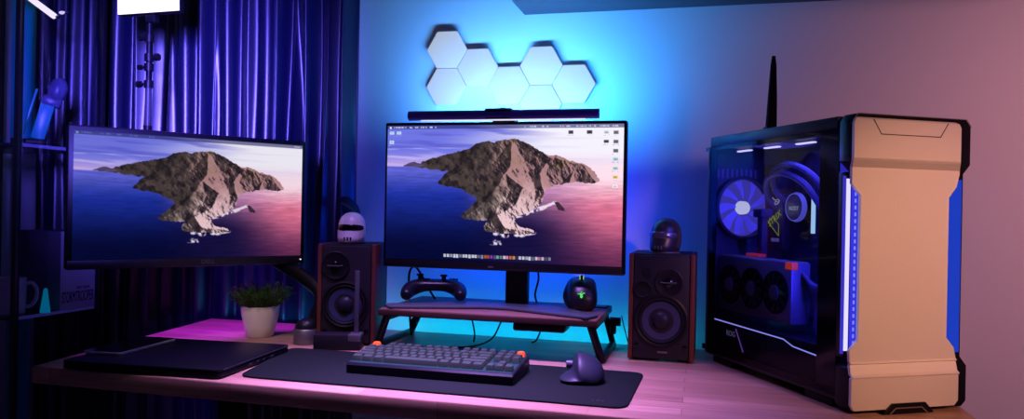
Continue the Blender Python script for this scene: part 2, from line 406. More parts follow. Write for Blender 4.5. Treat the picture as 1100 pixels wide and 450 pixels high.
def screen_mesh(name, w, h, nx, ny, icons, m):
    us = (np.arange(nx) + 0.5) / nx; vs = (np.arange(ny) + 0.5) / ny
    U, V = np.meshgrid(us, vs)
    img = picture(U, V, icons) / 255.0
    lin = np.where(img <= 0.04045, img / 12.92, ((img + 0.055) / 1.055) ** 2.4)
    X = (np.linspace(0, 1, nx) - 0.5) * w; Z = (0.5 - np.linspace(0, 1, ny)) * h
    gx, gz = np.meshgrid(X, Z)
    co = np.stack([gx, np.zeros_like(gx), gz], -1).reshape(-1, 3)
    i = np.arange(nx * ny).reshape(ny, nx)
    q = np.stack([i[:-1, :-1], i[1:, :-1], i[1:, 1:], i[:-1, 1:]], -1).reshape(-1)
    me = bpy.data.meshes.new(name); nf = (nx - 1) * (ny - 1)
    me.vertices.add(nx * ny); me.vertices.foreach_set('co', co.ravel().astype(np.float32))
    me.loops.add(nf * 4); me.loops.foreach_set('vertex_index', q.astype(np.int32))
    me.polygons.add(nf); me.polygons.foreach_set('loop_start', (np.arange(nf) * 4).astype(np.int32))
    me.update(calc_edges=True)
    at = me.color_attributes.new('picture', 'FLOAT_COLOR', 'POINT')
    rgba = np.concatenate([lin, np.ones(lin.shape[:2] + (1,))], -1).reshape(-1)
    at.data.foreach_set('color', rgba.astype(np.float32))
    me.materials.append(m)
    return me
def screen_mat(name, strength):
    m = bpy.data.materials.new(name); m.use_nodes = True; nt = m.node_tree; nt.nodes.clear()
    a = nt.nodes.new('ShaderNodeAttribute'); a.attribute_name = 'picture'
    e = nt.nodes.new('ShaderNodeEmission'); o = nt.nodes.new('ShaderNodeOutputMaterial'); e.inputs[1].default_value = strength
    nt.links.new(a.outputs['Color'], e.inputs[0]); nt.links.new(e.outputs[0], o.inputs[0])
    m.cycles.emission_sampling = 'NONE'
    return m

WALNUT = wood('dark riser wood', (0.17, 0.085, 0.055, 1), (0.13, 0.065, 0.042, 1), (0.08, 0.04, 0.03, 1), rough=0.5)
# ------------------------------------------------------------------ desk riser
RX0, RX1, RY0, RY1, RZ = -0.742, -0.222, 1.645, 1.925, 0.852
rs_ = thing('monitor_riser', 'wooden monitor riser on black metal loop legs under the wide monitor', 'monitor riser', ((RX0 + RX1) / 2, (RY0 + RY1) / 2, DZ))
cx, cy = rs_.location.x, rs_.location.y
hw, hd = (RX1 - RX0) / 2, (RY1 - RY0) / 2
B().box((0, 0, RZ - DZ - 0.008), (2 * hw, 2 * hd, 0.016), 0.002).o('shelf_board', WALNUT, rs_)
B().box((0, -hd - 0.0012, RZ - DZ - 0.0095), (2 * hw, 0.0024, 0.013), 0.0006).o('front_edge_shade', mat('painted edge shade', (0.035, 0.014, 0.012), 0.55, spec=0.15), rs_)  # thin dark strip that puts shade on the board's front face
for s in (-1, 1):
    xt, xb = s * (hw - 0.014), s * (hw + 0.006 if s > 0 else hw + 0.02)
    b = B()
    P = [(xt, -hd + 0.016, 0.080), (xb, -hd + 0.04, 0.008), (xb, hd - 0.02, 0.008), (xt, hd - 0.02, 0.080)]
    for p, q in zip(P, P[1:] + P[:1]):
        p, q = Vector(p), Vector(q); d = q - p
        Mx = Matrix.Translation((p + q) / 2) @ d.to_track_quat('Y', 'Z').to_matrix().to_4x4()
        b.box((0, 0, 0), (0.014, d.length + 0.013, 0.014), 0.002, M=Mx)
    b.o('leg_loop', BLACKM, rs_)
k_ = B().cyl((hw + 0.0, hd - 0.035, 0.066), (hw + 0.026, hd - 0.035, 0.066), 0.011, n=20).box((hw + 0.008, hd - 0.035, 0.055), (0.014, 0.022, 0.04), 0.003)
k_.o('clamp_knob', BLACK, rs_)
B().cyl((-hw + 0.026, 0.02, 0.075), (-hw + 0.026, 0.02, 0.060), 0.003, n=10).sph((-hw + 0.026, 0.02, 0.045), 0.010, 16, (0.9, 0.7, 1.6)).o('cable_clip', BLACK, rs_)
B().box((0.125, -hd + 0.05, 0.0755), (0.12, 0.07, 0.019), 0.004).o('under_shelf_hub', BLACK, rs_)

# ------------------------------------------------------------------ main monitor (on riser)
mx, my = -0.4845, 1.765
MW, MH, MZ0 = 0.614, 0.367, 0.941
mon = thing('monitor', 'wide monitor with dock icons standing on the riser under a light bar', 'monitor', (mx, my + 0.02, RZ))
z0 = MZ0 - RZ
B().box((0, 0.005, z0 + MH / 2), (MW, 0.030, MH), 0.004).box((0, 0.032, z0 + MH / 2 - 0.01), (0.42, 0.034, 0.26), 0.012).o('housing', BLACK, mon)
SW, SH = MW - 0.014, MH - 0.008 - 0.021
scr = bpy.data.objects.new('screen', screen_mesh('screen_picture', SW, SH, 500, 281, True, screen_mat('lit screen bright', 1.0))); COL.objects.link(scr)
scr.parent = mon; scr.location = (0, -0.0106, z0 + 0.021 + SH / 2)
B().box((0, -0.0105, z0 + 0.0105), (MW - 0.004, 0.002, 0.018), 0.0006).o('chin', mat('chin plastic', (0.014, 0.013, 0.018), 0.3), mon)
B().box((-0.02, -0.0122, z0 + 0.0085), (0.014, 0.0012, 0.004), 0.0003).o('logo', mat('dim logo', (0.12, 0.12, 0.14), 0.4), mon, label='small dim maker mark on the chin')
B().box((0.035, 0.045, z0 + 0.07), (0.056, 0.035, 0.34), 0.006).o('neck', BLACKM, mon)
vb = [(-0.232, -0.143), (-0.02, -0.062), (0.035, -0.062), (0.242, -0.146), (0.262, -0.100), (0.085, 0.075), (-0.03, 0.075), (-0.262, -0.098)]
B().prism(roundpoly(vb, 0.01, 3), 0.0005, 0.0070, bev=0.002).o('base', GREYM, mon, label='grey boomerang shaped metal foot')

# light bar on the monitor
LBX, LBZ = -0.4765, MZ0 + MH + 0.0
lb = thing('monitor_light_bar', 'slim dark blue light bar clipped on top of the wide monitor', 'light bar', (LBX, 1.765, LBZ))
BARM = mat('blue black anodised metal', (0.09, 0.06, 0.50), 0.42, 0.1)
b = B().cyl((-0.237, -0.0235, 0.0120), (0.237, -0.0235, 0.0120), 0.0118, n=28)
b.o('bar', BARM, lb)
B().box((0, -0.0235, 0.0), (0.41, 0.008, 0.0030), 0.0008).o('diffuser', emit('bar diffuser', (0.75, 0.72, 1.0), 1.1), lb)
B().box((-0.006, -0.008, 0.0145), (0.068, 0.050, 0.0265), 0.004).box((-0.004, 0.058, -0.012), (0.05, 0.012, 0.06), 0.004).box((0, 0.035, 0.008), (0.04, 0.056, 0.010), 0.002).o('clamp', BLACK, lb)
B().box((-0.004, -0.0122, -0.003), (0.040, 0.003, 0.006), 0.001).o('clip_lip', BLACK, lb)
B().cyl((0.0, -0.008, 0.0272), (0.0, -0.008, 0.0315), 0.006, n=20).o('touch_button', GREYM, lb)

# ------------------------------------------------------------------ left monitor on an arm
aL = math.atan2(0.425, 0.333)
LW, LH = 0.542, 0.320
lcx, lcy = -1.178, 1.556
lm = thing('monitor', 'smaller angled monitor on the left with an arm and no dock icons', 'monitor', (-0.950, 1.678, DZ))
lo = Vector((lcx, lcy, 0.94)) - Vector(lm.location)
Mr = Matrix.Translation(lo) @ Matrix.Rotation(aL, 4, 'Z')
B().box((0, 0.02, LH / 2), (LW, 0.036, LH), 0.004).box((0, 0.045, LH / 2), (0.30, 0.03, 0.2), 0.01).xf(Mr).o('housing', BLACK, lm)
SW2, SH2 = LW - 0.022, LH - 0.012 - 0.022
s2 = bpy.data.objects.new('screen', screen_mesh('screen_picture', SW2, SH2, 340, 191, False, screen_mat('lit screen', 0.88))); COL.objects.link(s2)
s2.parent = lm; s2.matrix_local = Mr @ Matrix.Translation((0, 0.0014, 0.022 + SH2 / 2))
B().box((0, 0.001, 0.0112), (LW - 0.004, 0.002, 0.020), 0.0006).xf(Mr).o('chin', mat('chin brown', (0.018, 0.014, 0.016), 0.35), lm)
t_ = text('logo_text', 'DELL', 0.014, mat('dim logo', (0.12, 0.12, 0.14), 0.4), lm, (0, 0, 0), (0, 0, 0))
t_.matrix_local = Mr @ Matrix.Translation((0.028, -0.0004, 0.0115)) @ Matrix.Rotation(PI / 2, 4, 'X')
B().cyl((0, 0, 0), (0, 0, 0.003), 0.0015, n=10).xf(Mr @ Matrix.Translation((LW / 2 - 0.012, -0.0005, 0.012)) @ Matrix.Rotation(PI / 2, 4, 'X')).o('power_light', emit('power led', (0.8, 0.85, 1), 1.5), lm)
# arm: behind the panel, down to the round clamp base
pb = Mr @ Vector((0.02, 0.058, LH / 2)); pe = Mr @ Vector((0.20, 0.085, 0.02))
B().tube([pb, pb.lerp(pe, 0.5) + Vector((-0.01, 0.01, -0.01)), pe, Vector((0.010, 0.040, 0.13)), Vector((0.012, 0.024, 0.055)), Vector((0.012, 0.022, 0.03))], lambda t: 0.017 + 0.003 * t, 14).o('arm', BLACKM, lm)
B().box((0, 0.056, LH / 2), (0.11, 0.02, 0.11), 0.004).xf(Mr).o('mounting_plate', BLACKM, lm)
B().lathe([(0.0, 0.0), (0.030, 0.0), (0.031, 0.003), (0.031, 0.035), (0.029, 0.038), (0.0, 0.038)]).o('base', mat('dull steel', (0.17, 0.16, 0.17), 0.42, 0.8), lm, label='round steel arm base')
B().lathe([(0.027, 0.038), (0.0265, 0.046), (0.022, 0.055), (0.013, 0.061), (0.0, 0.063)]).o('base_cap', BLACK, lm)

# ------------------------------------------------------------------ speakers
CHEEK = mat('red brown wood veneer', (0.10, 0.026, 0.020), 0.5, spec=0.2, noise=0.3, nscale=25)
BAFFLE = mat('speaker baffle', (0.014, 0.012, 0.018), 0.55, spec=0.2)
CONE = mat('blue grey cone', (0.022, 0.028, 0.075), 0.45)
def speaker(label, loc, rz, w, h, d, tweet, woof, wr, port, group):
    t = thing('bookshelf_speaker', label, 'speaker', loc, rz, group)
    B().box((w / 2, d / 2 + 0.004, h / 2 + 0.002), (w - 0.022, d - 0.008, h - 0.004), 0.002).o('cabinet', BAFFLE, t)
    for x in (0.0055, w - 0.0055):
        B().box((x, d / 2, h / 2), (0.011, d, h), 0.003).o('side_panel', CHEEK, t)
    B().box((w / 2, 0.002, h / 2), (w - 0.024, 0.008, h - 0.008), 0.003).o('front_baffle', BAFFLE, t)
    y = -0.002
    def driver(x, z, r, cone):
        B().lathe([(r, 0.0), (r, -0.003), (r * 0.93, -0.0045), (r * 0.86, -0.003), (r * 0.84, 0.0)], (x, y, z), 'Y').o('driver_ring', BLACKM, t)
        B().lathe([(r * 0.85, -0.001), (r * 0.80, -0.004), (r * 0.73, -0.001), (r * 0.70, 0.0), (r * 0.69, 0.0)], (x, y, z), 'Y').o('surround', RUBBER, t)
        B().lathe([(r * 0.70, -0.001), (r * 0.5, -0.0002), (r * 0.33, 0.0006), (0.001, 0.001)], (x, y, z), 'Y').o('cone', cone, t)
        B().lathe([(r * 0.34, 0.0), (r * 0.30, -0.004), (r * 0.2, -0.0075), (r * 0.08, -0.009), (0.0005, -0.0092)], (x, y, z), 'Y').o('dust_cap', mat('dust cap', (0.014, 0.014, 0.024), 0.4, spec=0.15), t)
    driver(woof[0], woof[1], wr, CONE)
    x, z, r = tweet
    tw = B().lathe([(r, 0.0), (r, -0.003), (r * 0.94, -0.004), (r * 0.55, -0.001), (r * 0.4, -0.001), (0.0005, -0.001)], (x, y, z), 'Y').o('tweeter_plate', mat('tweeter plate', (0.008, 0.008, 0.012), 0.4, spec=0.2), t)
    B().lathe([(r * 0.36, 0.0), (r * 0.33, -0.004), (r * 0.18, -0.007), (0.0005, -0.008)], (x, y - 0.001, z), 'Y').o('tweeter_dome', GLOSSB, tw)
    B().box((x, y - 0.010, z), (r * 1.1, 0.0015, 0.002)).cyl((x - r * .5, y - 0.010, z), (x - r * .5, y, z), 0.001, n=8).cyl((x + r * .5, y - 0.010, z), (x + r * .5, y, z), 0.001, n=8).o('tweeter_guard', mat('guard grey', (0.09, 0.09, 0.12), 0.4), tw)
    if port:
        B().lathe([(port[2], 0.0), (port[2], -0.003), (port[2] * 0.85, -0.004), (port[2] * 0.7, -0.001), (0.0005, -0.0005)], (port[0], y, port[1]), 'Y').o('bass_port', RUBBER, t)
        B().lathe([(0.009, 0.0), (0.009, -0.004), (0.0005, -0.005)], (0.040, y, 0.205), 'Y').o('bass_port', RUBBER, t)
    for x in (0.020, w - 0.020):
        B().lathe([(0.0058, 0.0), (0.0058, -0.002), (0.0005, -0.003)], (x, y, 0.033), 'Y', 16).o('screw_cap', GLOSSB, t)
    B().box((w * 0.53, -0.0025, 0.020), (0.022, 0.001, 0.004)).o('badge', mat('badge grey', (0.10, 0.08, 0.10), 0.4), t)
    for x in (0.018, w - 0.018):
        for yy in (0.02, d - 0.02): B().cyl((x, yy, -0.003), (x, yy, 0.001), 0.006, n=14).o('foot', RUBBER, t)
    return t
speaker('bookshelf speaker between the riser and the tower, under the dark helmet', (-0.164, 1.747, DZ + 0.003), R(-1), 0.149, 0.244, 0.175, (0.091, 0.180, 0.032), (0.075, 0.092), 0.062, (0.032, 0.162, 0.021), 'bookshelf speakers')
speaker('bookshelf speaker behind the steel arm base, under the white helmet', (-0.915, 1.664, DZ + 0.003), R(14.5), 0.143, 0.246, 0.175, (0.045, 0.194, 0.035), (0.070, 0.098), 0.058, None, 'bookshelf speakers')

# low dock with upright post, in front of the left speaker
dk = thing('dock_stand', 'low dark dock with upright metal post before the left speaker', 'stand', (-0.842, 1.640, DZ), R(14.5))
B().box((0, 0, 0.019), (0.112, 0.045, 0.038), 0.004).o('dock_base', mat('dock plastic', (0.008, 0.007, 0.010), 0.5, spec=0.15), dk)
B().box((0.041, 0.006, 0.113), (0.011, 0.009, 0.150), 0.002).o('post', mat('dim steel', (0.10, 0.10, 0.13), 0.4, 0.6), dk)
B().box((0.041, 0.0, 0.030), (0.030, 0.046, 0.017), 0.002).o('post_collar', mat('dull steel', (0.17, 0.16, 0.17), 0.42, 0.8), dk)

# ------------------------------------------------------------------ helmets (plain crash helmets)
def helmet(label, loc, rz, shell_m, visor_m, trim_m, s):
    t = thing('helmet_ornament', label, 'helmet', loc, rz)
    rings = []
    prof = [(0.030, 0.000, -0.004), (0.036, 0.006, -0.005), (0.039, 0.018, -0.004), (0.0395, 0.032, -0.001), (0.039, 0.046, 0.0), (0.036, 0.060, 0.001), (0.030, 0.072, 0.002), (0.019, 0.081, 0.003), (0.007, 0.0848, 0.003)]
    for r, z, y in prof:
        ring = []
        for k in range(36):
            a = 2 * PI * k / 36; x = r * math.cos(a) * 0.95; yy = r * math.sin(a) * 1.08 + y
            chin = max(0, -math.sin(a)) ** 3 * max(0, 1 - z / 0.034) * 0.007
            ring.append((x * s, (yy - chin) * s, z * s))
        rings.append(ring)
    B().loft(rings).o('shell', shell_m, t, ang=60)
    # visor band wrapped round the face opening
    rows = []
    for z, q in ((0.034, 1.0), (0.037, 1.045), (0.049, 1.045), (0.0525, 1.0)):
        row = []
        for k in range(25):
            a = R(205 + 130 * k / 24)
            edge = abs(k - 12) / 12
            zz = z + (0.0435 - z) * (0.45 * edge ** 3)
            r = 0.0393 * q if z < 0.05 else 0.0382 * q
            row.append((r * math.cos(a) * 0.95 * s, (r * math.sin(a) * 1.08) * s, zz * s))
        rows.append(row)
    B().loft(rows, closed=False, caps=False).o('visor', visor_m, t, ang=60)
    b = B()
    for k in range(3): b.box((( -0.008 + 0.008 * k) * s, -0.0515 * s, 0.014 * s), (0.004 * s, 0.004 * s, 0.009 * s), 0.0006)
    b.o('chin_vent', trim_m, t)
    B().tube([(r_ * s, y_ * s, z_ * s) for r_, y_, z_ in [(0.0375 * math.cos(R(a)) * 0.95, 0.0375 * math.sin(R(a)) * 1.08 - 0.004, 0.002) for a in range(180, 361, 15)]], 0.0022 * s, 8, 2).o('bottom_trim', trim_m, t)
    return t
helmet('white full-face helmet ornament on the left speaker', (-0.860, 1.735, DZ + 0.249), R(14), mat('helmet white', (0.80, 0.80, 0.82), 0.3), GLOSSB, BLACK, 0.93)
helmet('black full-face helmet ornament on the right speaker', (-0.085, 1.815, DZ + 0.247), R(-18), mat('helmet black', (0.022, 0.020, 0.032), 0.34), mat('violet grey visor', (0.16, 0.15, 0.24), 0.25, 0.6), mat('guard grey', (0.09, 0.09, 0.12), 0.4), 0.97)

# ------------------------------------------------------------------ keyboard
KB = thing('keyboard', 'black mechanical keyboard with grey keys and two red corner keys', 'keyboard', (-0.5215, 1.462, DZ + 0.004), R(0))
KW, KD = 0.350, 0.142
KT = R(5.5)
kM = Matrix.Translation((0, -KD / 2, 0)) @ Matrix.Rotation(KT, 4, 'X')
sec = [(-0.0005, 0.0), (KD - 0.002, -0.0130), (KD, 0.017), (KD - 0.004, 0.021), (0.004, 0.021), (-0.0, 0.017)]
B().prism([(p[0], p[1] + 0.0) for p in sec], -KW / 2, KW / 2, 'YZ', bev=0.003).xf(kM @ Matrix.Translation((0, 0, 0.0005))).o('case', mat('keyboard case', (0.006, 0.006, 0.010), 0.4, spec=0.2), KB)
B().box((0, KD / 2, 0.0214), (KW - 0.010, KD - 0.014, 0.0012)).xf(kM).o('key_plate', mat('backlit key plate', (0.008, 0.014, 0.018), 0.5, spec=0.1, emis=(0.02, 0.30, 0.42), es=0.18), KB)
U = 0.01872
rows = []
r0 = [(0, 1)] + [(2 + i, 1) for i in range(4)] + [(6.5 + i, 1) for i in range(4)] + [(11 + i, 1) for i in range(4)]
nav = [(15.25, 1), (16.25, 1), (17.25, 1)]
def run(ws):
    x = 0; out = []
    for w in ws: out.append((x, w)); x += w
    return out
rows = [r0 + nav, run([1] * 13 + [2]) + nav, run([1.5] + [1] * 12 + [1.5]) + nav, run([1.75] + [1] * 11 + [2.25]),
        run([2.25] + [1] * 10 + [2.75]) + [(16.25, 1)], run([1.25, 1.25, 1.25, 6.25, 1.25, 1.25, 1.25, 1.25]) + nav]
KEYM = mat('grey keycap', (0.026, 0.044, 0.028), 0.6, spec=0.08)
KEYD = mat('dark grey keycap', (0.085, 0.085, 0.11), 0.5)
KEYR = mat('red keycap', (0.92, 0.12, 0.012), 0.5, spec=0.1, emis=(1.0, 0.08, 0.02), es=0.12)
cache = {}
def keymesh(w, m):
    k = (w, m.name)
    if k in cache: return cache[k]
    ww, dd, h = w * U - 0.0020, U - 0.0020, 0.0095
    b = B(); ti = 0.0028
    def ring(x, y, z, r=0.0014, sh=0):
        return [(px, py + sh, z) for px, py in rrect(-x / 2, -y / 2, x / 2, y / 2, r, 2)]
    b.loft([ring(ww, dd, 0), ring(ww - 0.6 * ti, dd - 0.6 * ti, h * 0.55, 0.0018, 0.0004), ring(ww - 1.7 * ti, dd - 1.5 * ti, h, 0.0022, 0.0008), ring(ww - 2.3 * ti, dd - 2.3 * ti, h - 0.0003, 0.002, 0.0008)])
    cache[k] = b.mesh('keycap', m, 30)
    return cache[k]
x0 = -18.25 * U / 2
for ri, row in enumerate(rows):
    yy = KD / 2 + (2.5 - ri) * U + (0.0025 if ri == 0 else -0.001)
    for x, w in row:
        red = ri == 0 and x in (0, 17.25)
        dark = (w != 1 and ri not in (1,)) or (ri == 5)
        m = KEYR if red else KEYM
        o = bpy.data.objects.new('keycap', keymesh(w, m)); COL.objects.link(o); o.parent = KB
        o.matrix_local = kM @ Matrix.Translation((x0 + (x + w / 2) * U, yy, 0.0232)) @ Matrix.Rotation(R((ri - 3) * 2.0), 4, 'X')
        if red: o['label'] = 'red corner keycap'
# ------------------------------------------------------------------ ergonomic mouse on the mat
def mouse_loft(prof, lean=0.0):
    rings = []
    for y, wr, wl, h, fl in prof:
        k = lean
        rings.append([(wr, y, 0.003), (wr * 1.0, y, h * (0.35 - 0.08 * k)), (wr * (0.90 - 0.02 * k), y, h * (0.75 - 0.16 * k)), (wr * (0.50 - 0.02 * k), y, h * (0.97 - 0.13 * k)), (-wl * (0.05 + 0.08 * k), y, h * (1 - 0.02 * k)), (-wl * (0.55 + 0.02 * k), y, h * (0.95 + 0.05 * k)), (-wl * (0.86 - 0.08 * k), y, h * (0.74 + 0.12 * k)),
                      (-wl * (0.92 - 0.10 * k), y, h * (0.42 + 0.10 * k)), (-wl - fl * 0.5, y, max(0.010, h * 0.24)), (-wl - fl, y, max(0.007, h * 0.16)), (-wl - fl, y, 0.003)])
    return B().loft(rings)
MOUSEM = mat('graphite rubber mouse', (0.014, 0.018, 0.026), 0.45, spec=0.22)
ms = thing('ergonomic_mouse', 'dark sculpted mouse with thumb rest on the desk mat', 'mouse', (-0.226, 1.496, DZ + 0.004), R(12))
prof = [(-0.060, 0.010, 0.012, 0.014, 0.008), (-0.055, 0.024, 0.020, 0.026, 0.018), (-0.042, 0.036, 0.024, 0.043, 0.026), (-0.022, 0.041, 0.025, 0.056, 0.026), (0.0, 0.040, 0.025, 0.058, 0.020), (0.020, 0.038, 0.026, 0.050, 0.009), (0.040, 0.036, 0.028, 0.037, 0.002), (0.054, 0.030, 0.026, 0.024, 0.0), (0.061, 0.018, 0.016, 0.013, 0.0)]
mouse_loft(prof, 1.0).o('body', MOUSEM, ms, sub=2, ang=180)
B().cyl((-0.004, 0.040, 0.030), (0.006, 0.040, 0.030), 0.0115, n=24).o('scroll_wheel', GREYM, ms)
B().cyl((-0.036, -0.002, 0.030), (-0.024, -0.002, 0.030), 0.008, n=20).o('thumb_wheel', GREYM, ms)

# ------------------------------------------------------------------ gaming mouse upright on charging dock, on riser
GM = mat('gaming mouse black', (0.010, 0.010, 0.016), 0.35)
GREEN = emit('green logo glow', (0.12, 1.0, 0.22), 0.9)
dc = thing('charging_dock', 'small black charging dock under the upright gaming mouse', 'charger', (-0.282, 1.800, RZ), R(10))
B().lathe([(0.0005, 0.0), (0.024, 0.0), (0.025, 0.003), (0.0235, 0.008), (0.0225, 0.010), (0.0005, 0.010)]).o('dock_puck', GLOSSB, dc)
B().tube([(0.020, 0.012, 0.004), (0.040, 0.018, 0.006), (0.058, 0.030, 0.0035), (0.070, 0.075, 0.0025)], 0.0018, 8).o('dock_cable', RUBBER, dc)
gm = thing('gaming_mouse', 'black gaming mouse with green logo propped upright on its dock', 'mouse', (-0.282, 1.800, RZ + 0.0102), R(10))
gMx = Matrix.Translation((0, 0.002, 0.033)) @ Matrix.Rotation(R(56), 4, 'X') @ Matrix.Translation((0, 0.0, -0.020))
prof = [(-0.048, 0.012, 0.012, 0.014, 0), (-0.043, 0.025, 0.024, 0.027, 0.0), (-0.028, 0.033, 0.030, 0.038, 0.003), (-0.008, 0.034, 0.031, 0.041, 0.007), (0.012, 0.032, 0.031, 0.038, 0.005), (0.030, 0.031, 0.031, 0.031, 0.001), (0.042, 0.027, 0.027, 0.022, 0.0), (0.047, 0.016, 0.016, 0.012, 0.0)]
mouse_loft([(y, wr * 1.16, wl * 1.12, h * 1.05, fl * 1.8) for y, wr, wl, h, fl in prof], 0.0).xf(gMx).o('body', GM, gm, sub=2, ang=180)
lg = B()
for pts in ([(0, -0.0085), (0.0005, -0.002), (0.0005, 0.004)], [(0.0005, -0.001), (-0.004, 0.003), (-0.0085, 0.0035), (-0.0105, 0.001)], [(0.0005, -0.001), (0.004, 0.004), (0.0085, 0.006), (0.0105, 0.004)], [(-0.003, 0.000), (-0.001, 0.007), (0.003, 0.0095)], [(0, -0.0085), (-0.003, -0.0045), (-0.002, 0.0)], [(0, -0.0085), (0.0035, -0.004), (0.002, 0.0)]):
    lg.tube([(x, y, 0.0) for x, y in pts], lambda t: 0.0016 - 0.0008 * t, 6, 5)
lg.xf(gMx @ Matrix.Translation((-0.001, -0.020, 0.0440)) @ Matrix.Rotation(R(22), 4, 'X') @ Matrix.Scale(0.82, 4)).o('logo', GREEN, gm, label='green glowing three-headed emblem')
sw = B()
for x in (-0.0042, 0.0042): sw.box((x, 0.034, 0.0315), (0.0016, 0.012, 0.003), 0.0006)
sw.xf(gMx).o('wheel_light', emit('wheel glow', (0.55, 1.0, 0.10), 0.75), gm)
B().cyl((-0.0032, 0.034, 0.029), (0.0032, 0.034, 0.029), 0.007, n=20).xf(gMx).o('scroll_wheel', RUBBER, gm)

# ------------------------------------------------------------------ game controller on the riser
gc = thing('game_controller', 'black game controller with two thumbsticks lying on the riser', 'game controller', (-0.655, 1.792, RZ + 0.0072), R(14))
CM = mat('controller black', (0.006, 0.006, 0.012), 0.32, spec=0.3)
sp = [(-0.066, -0.052, 0.0135, 0.0125, 0.012), (-0.068, -0.038, 0.018, 0.0165, 0.016), (-0.064, -0.016, 0.027, 0.021, 0.021), (-0.048, 0.004, 0.0345, 0.027, 0.0195), (-0.024, 0.010, 0.0375, 0.027, 0.0165), (0, 0.010, 0.038, 0.026, 0.0155)]
sp = sp + [(-x, y, z, a, b_) for x, y, z, a, b_ in sp[-2::-1]]
rings = []
for i, (x, y, z, a, bb) in enumerate(sp):
    p = Vector((x, y, z)); q0 = Vector(sp[max(0, i - 1)][:3]); q1 = Vector(sp[min(len(sp) - 1, i + 1)][:3])
    d = (q1 - q0).normalized(); up = Vector((0, 0, 1)) - d * d.z; up.normalize(); w = d.cross(up)
    rings.append([p + w * math.cos(2 * PI * k / 12) * a + up * math.sin(2 * PI * k / 12) * bb for k in range(12)])
B().loft(rings).o('body', CM, gc, sub=2, ang=180)
for x, y in ((-0.040, 0.012), (0.022, -0.002)):
    B().cyl((x, y, 0.048), (x, y, 0.061), 0.0055, n=16).lathe([(0.0005, 0.0605), (0.0085, 0.0605), (0.0095, 0.063), (0.0085, 0.065), (0.0005, 0.0645)], (x, y, 0), n=20).o('thumbstick', RUBBER, gc)
b = B()
for dx, dy in ((0, 0.008), (0, -0.008), (0.008, 0), (-0.008, 0)): b.lathe([(0.0035, 0), (0.0035, 0.004), (0.002, 0.005), (0.0003, 0.005)], (0.046 + dx, 0.010 + dy, 0.050), n=14)
b.o('face_buttons', GLOSSB, gc)
b = B().box((-0.022, 0.0, 0.0525), (0.006, 0.019, 0.005), 0.001).box((-0.022, 0.0, 0.0525), (0.019, 0.006, 0.005), 0.001); b.o('direction_pad', GLOSSB, gc)
for s in (-1, 1): B().box((s * 0.046, 0.030, 0.040), (0.034, 0.014, 0.010), 0.004).o('bumper', CM, gc)

# ------------------------------------------------------------------ laptop and tablet
LAPM = mat('laptop dark metal', (0.002, 0.003, 0.005), 0.40, 0.0, spec=0.12)
lp = thing('laptop', 'closed dark laptop on the desk below the left monitor', 'laptop', (-1.088, 1.400, DZ), R(4.0))
lw, ld = 0.352, 0.290
B().prism(rrect(-lw / 2, -ld / 2, lw / 2, ld / 2, 0.012), 0.003, 0.0125, bev=0.002).o('base_body', LAPM, lp)
B().prism(rrect(-lw / 2, -ld / 2, lw / 2, ld / 2, 0.012), 0.0135, 0.0195, bev=0.0018).o('lid', LAPM, lp)
b = B()
for y, l in ((-0.03, 0.012), (0.0, 0.009), (0.025, 0.009), (0.06, 0.014)): b.box((lw / 2 - 0.0002, y, 0.0085), (0.0012, l, 0.004), 0.0004)
b.o('ports', mat('port grey', (0.10, 0.10, 0.12), 0.35, 0.6), lp)
for x in (-0.14, 0.14):
    for y in (-0.11, 0.11): B().cyl((x, y, 0), (x, y, 0.0035), 0.008, n=14).o('foot', RUBBER, lp)
B().box((lw / 2 - 0.0003, 0, 0.0178), (0.001, ld - 0.03, 0.0014)).box((0, 0, 0.0130), (lw - 0.03, ld - 0.02, 0.0012)).o('lid_edge', mat('edge metal', (0.25, 0.25, 0.30), 0.3, 0.8), lp)
tb = thing('tablet', 'small dark tablet with bright metal edge lying on the laptop', 'tablet', (-1.222, 1.405, DZ + 0.0195), R(4))
B().prism(rrect(-0.052, -0.09, 0.040, 0.10, 0.008), 0.0, 0.0065, bev=0.0015).o('tablet_body', SILVER, tb, label='metal body with bright edge')
B().prism(rrect(-0.050, -0.088, 0.038, 0.098, 0.007), 0.0058, 0.0069).o('tablet_glass', GLOSSB, tb)

# ------------------------------------------------------------------ potted plant
pt = thing('potted_plant', 'small bushy green plant in a white pot behind the laptop', 'plant', (-1.112, 1.728, DZ))
B().lathe([(0.0005, 0.0), (0.030, 0.0), (0.033, 0.003), (0.041, 0.03), (0.046, 0.055), (0.0485, 0.079), (0.0475, 0.081), (0.0455, 0.079), (0.044, 0.066), (0.0005, 0.066)], n=56).o('pot', mat('white ceramic', (0.72, 0.66, 0.68), 0.4), pt)
B().lathe([(0.0005, 0.069), (0.030, 0.0705), (0.0445, 0.067)]).o('soil', mat('soil', (0.03, 0.02, 0.015), 0.9, noise=0.5, nscale=200), pt)
rl = random.Random(4)
fo = bmesh.new()
def leaf(p, d, L, w):
    d = d.normalized(); s = d.cross(Vector((rl.uniform(-1, 1), rl.uniform(-1, 1), rl.uniform(-.3, 1)))).normalized()
    bend = Vector((0, 0, -0.25 * L))
    a = p; m = p + d * L * 0.5; e = p + d * L + bend
    vs = [fo.verts.new(q) for q in (a - s * w * 0.3, a + s * w * 0.3, m + s * w, e, m - s * w)]
    fo.faces.new(vs)
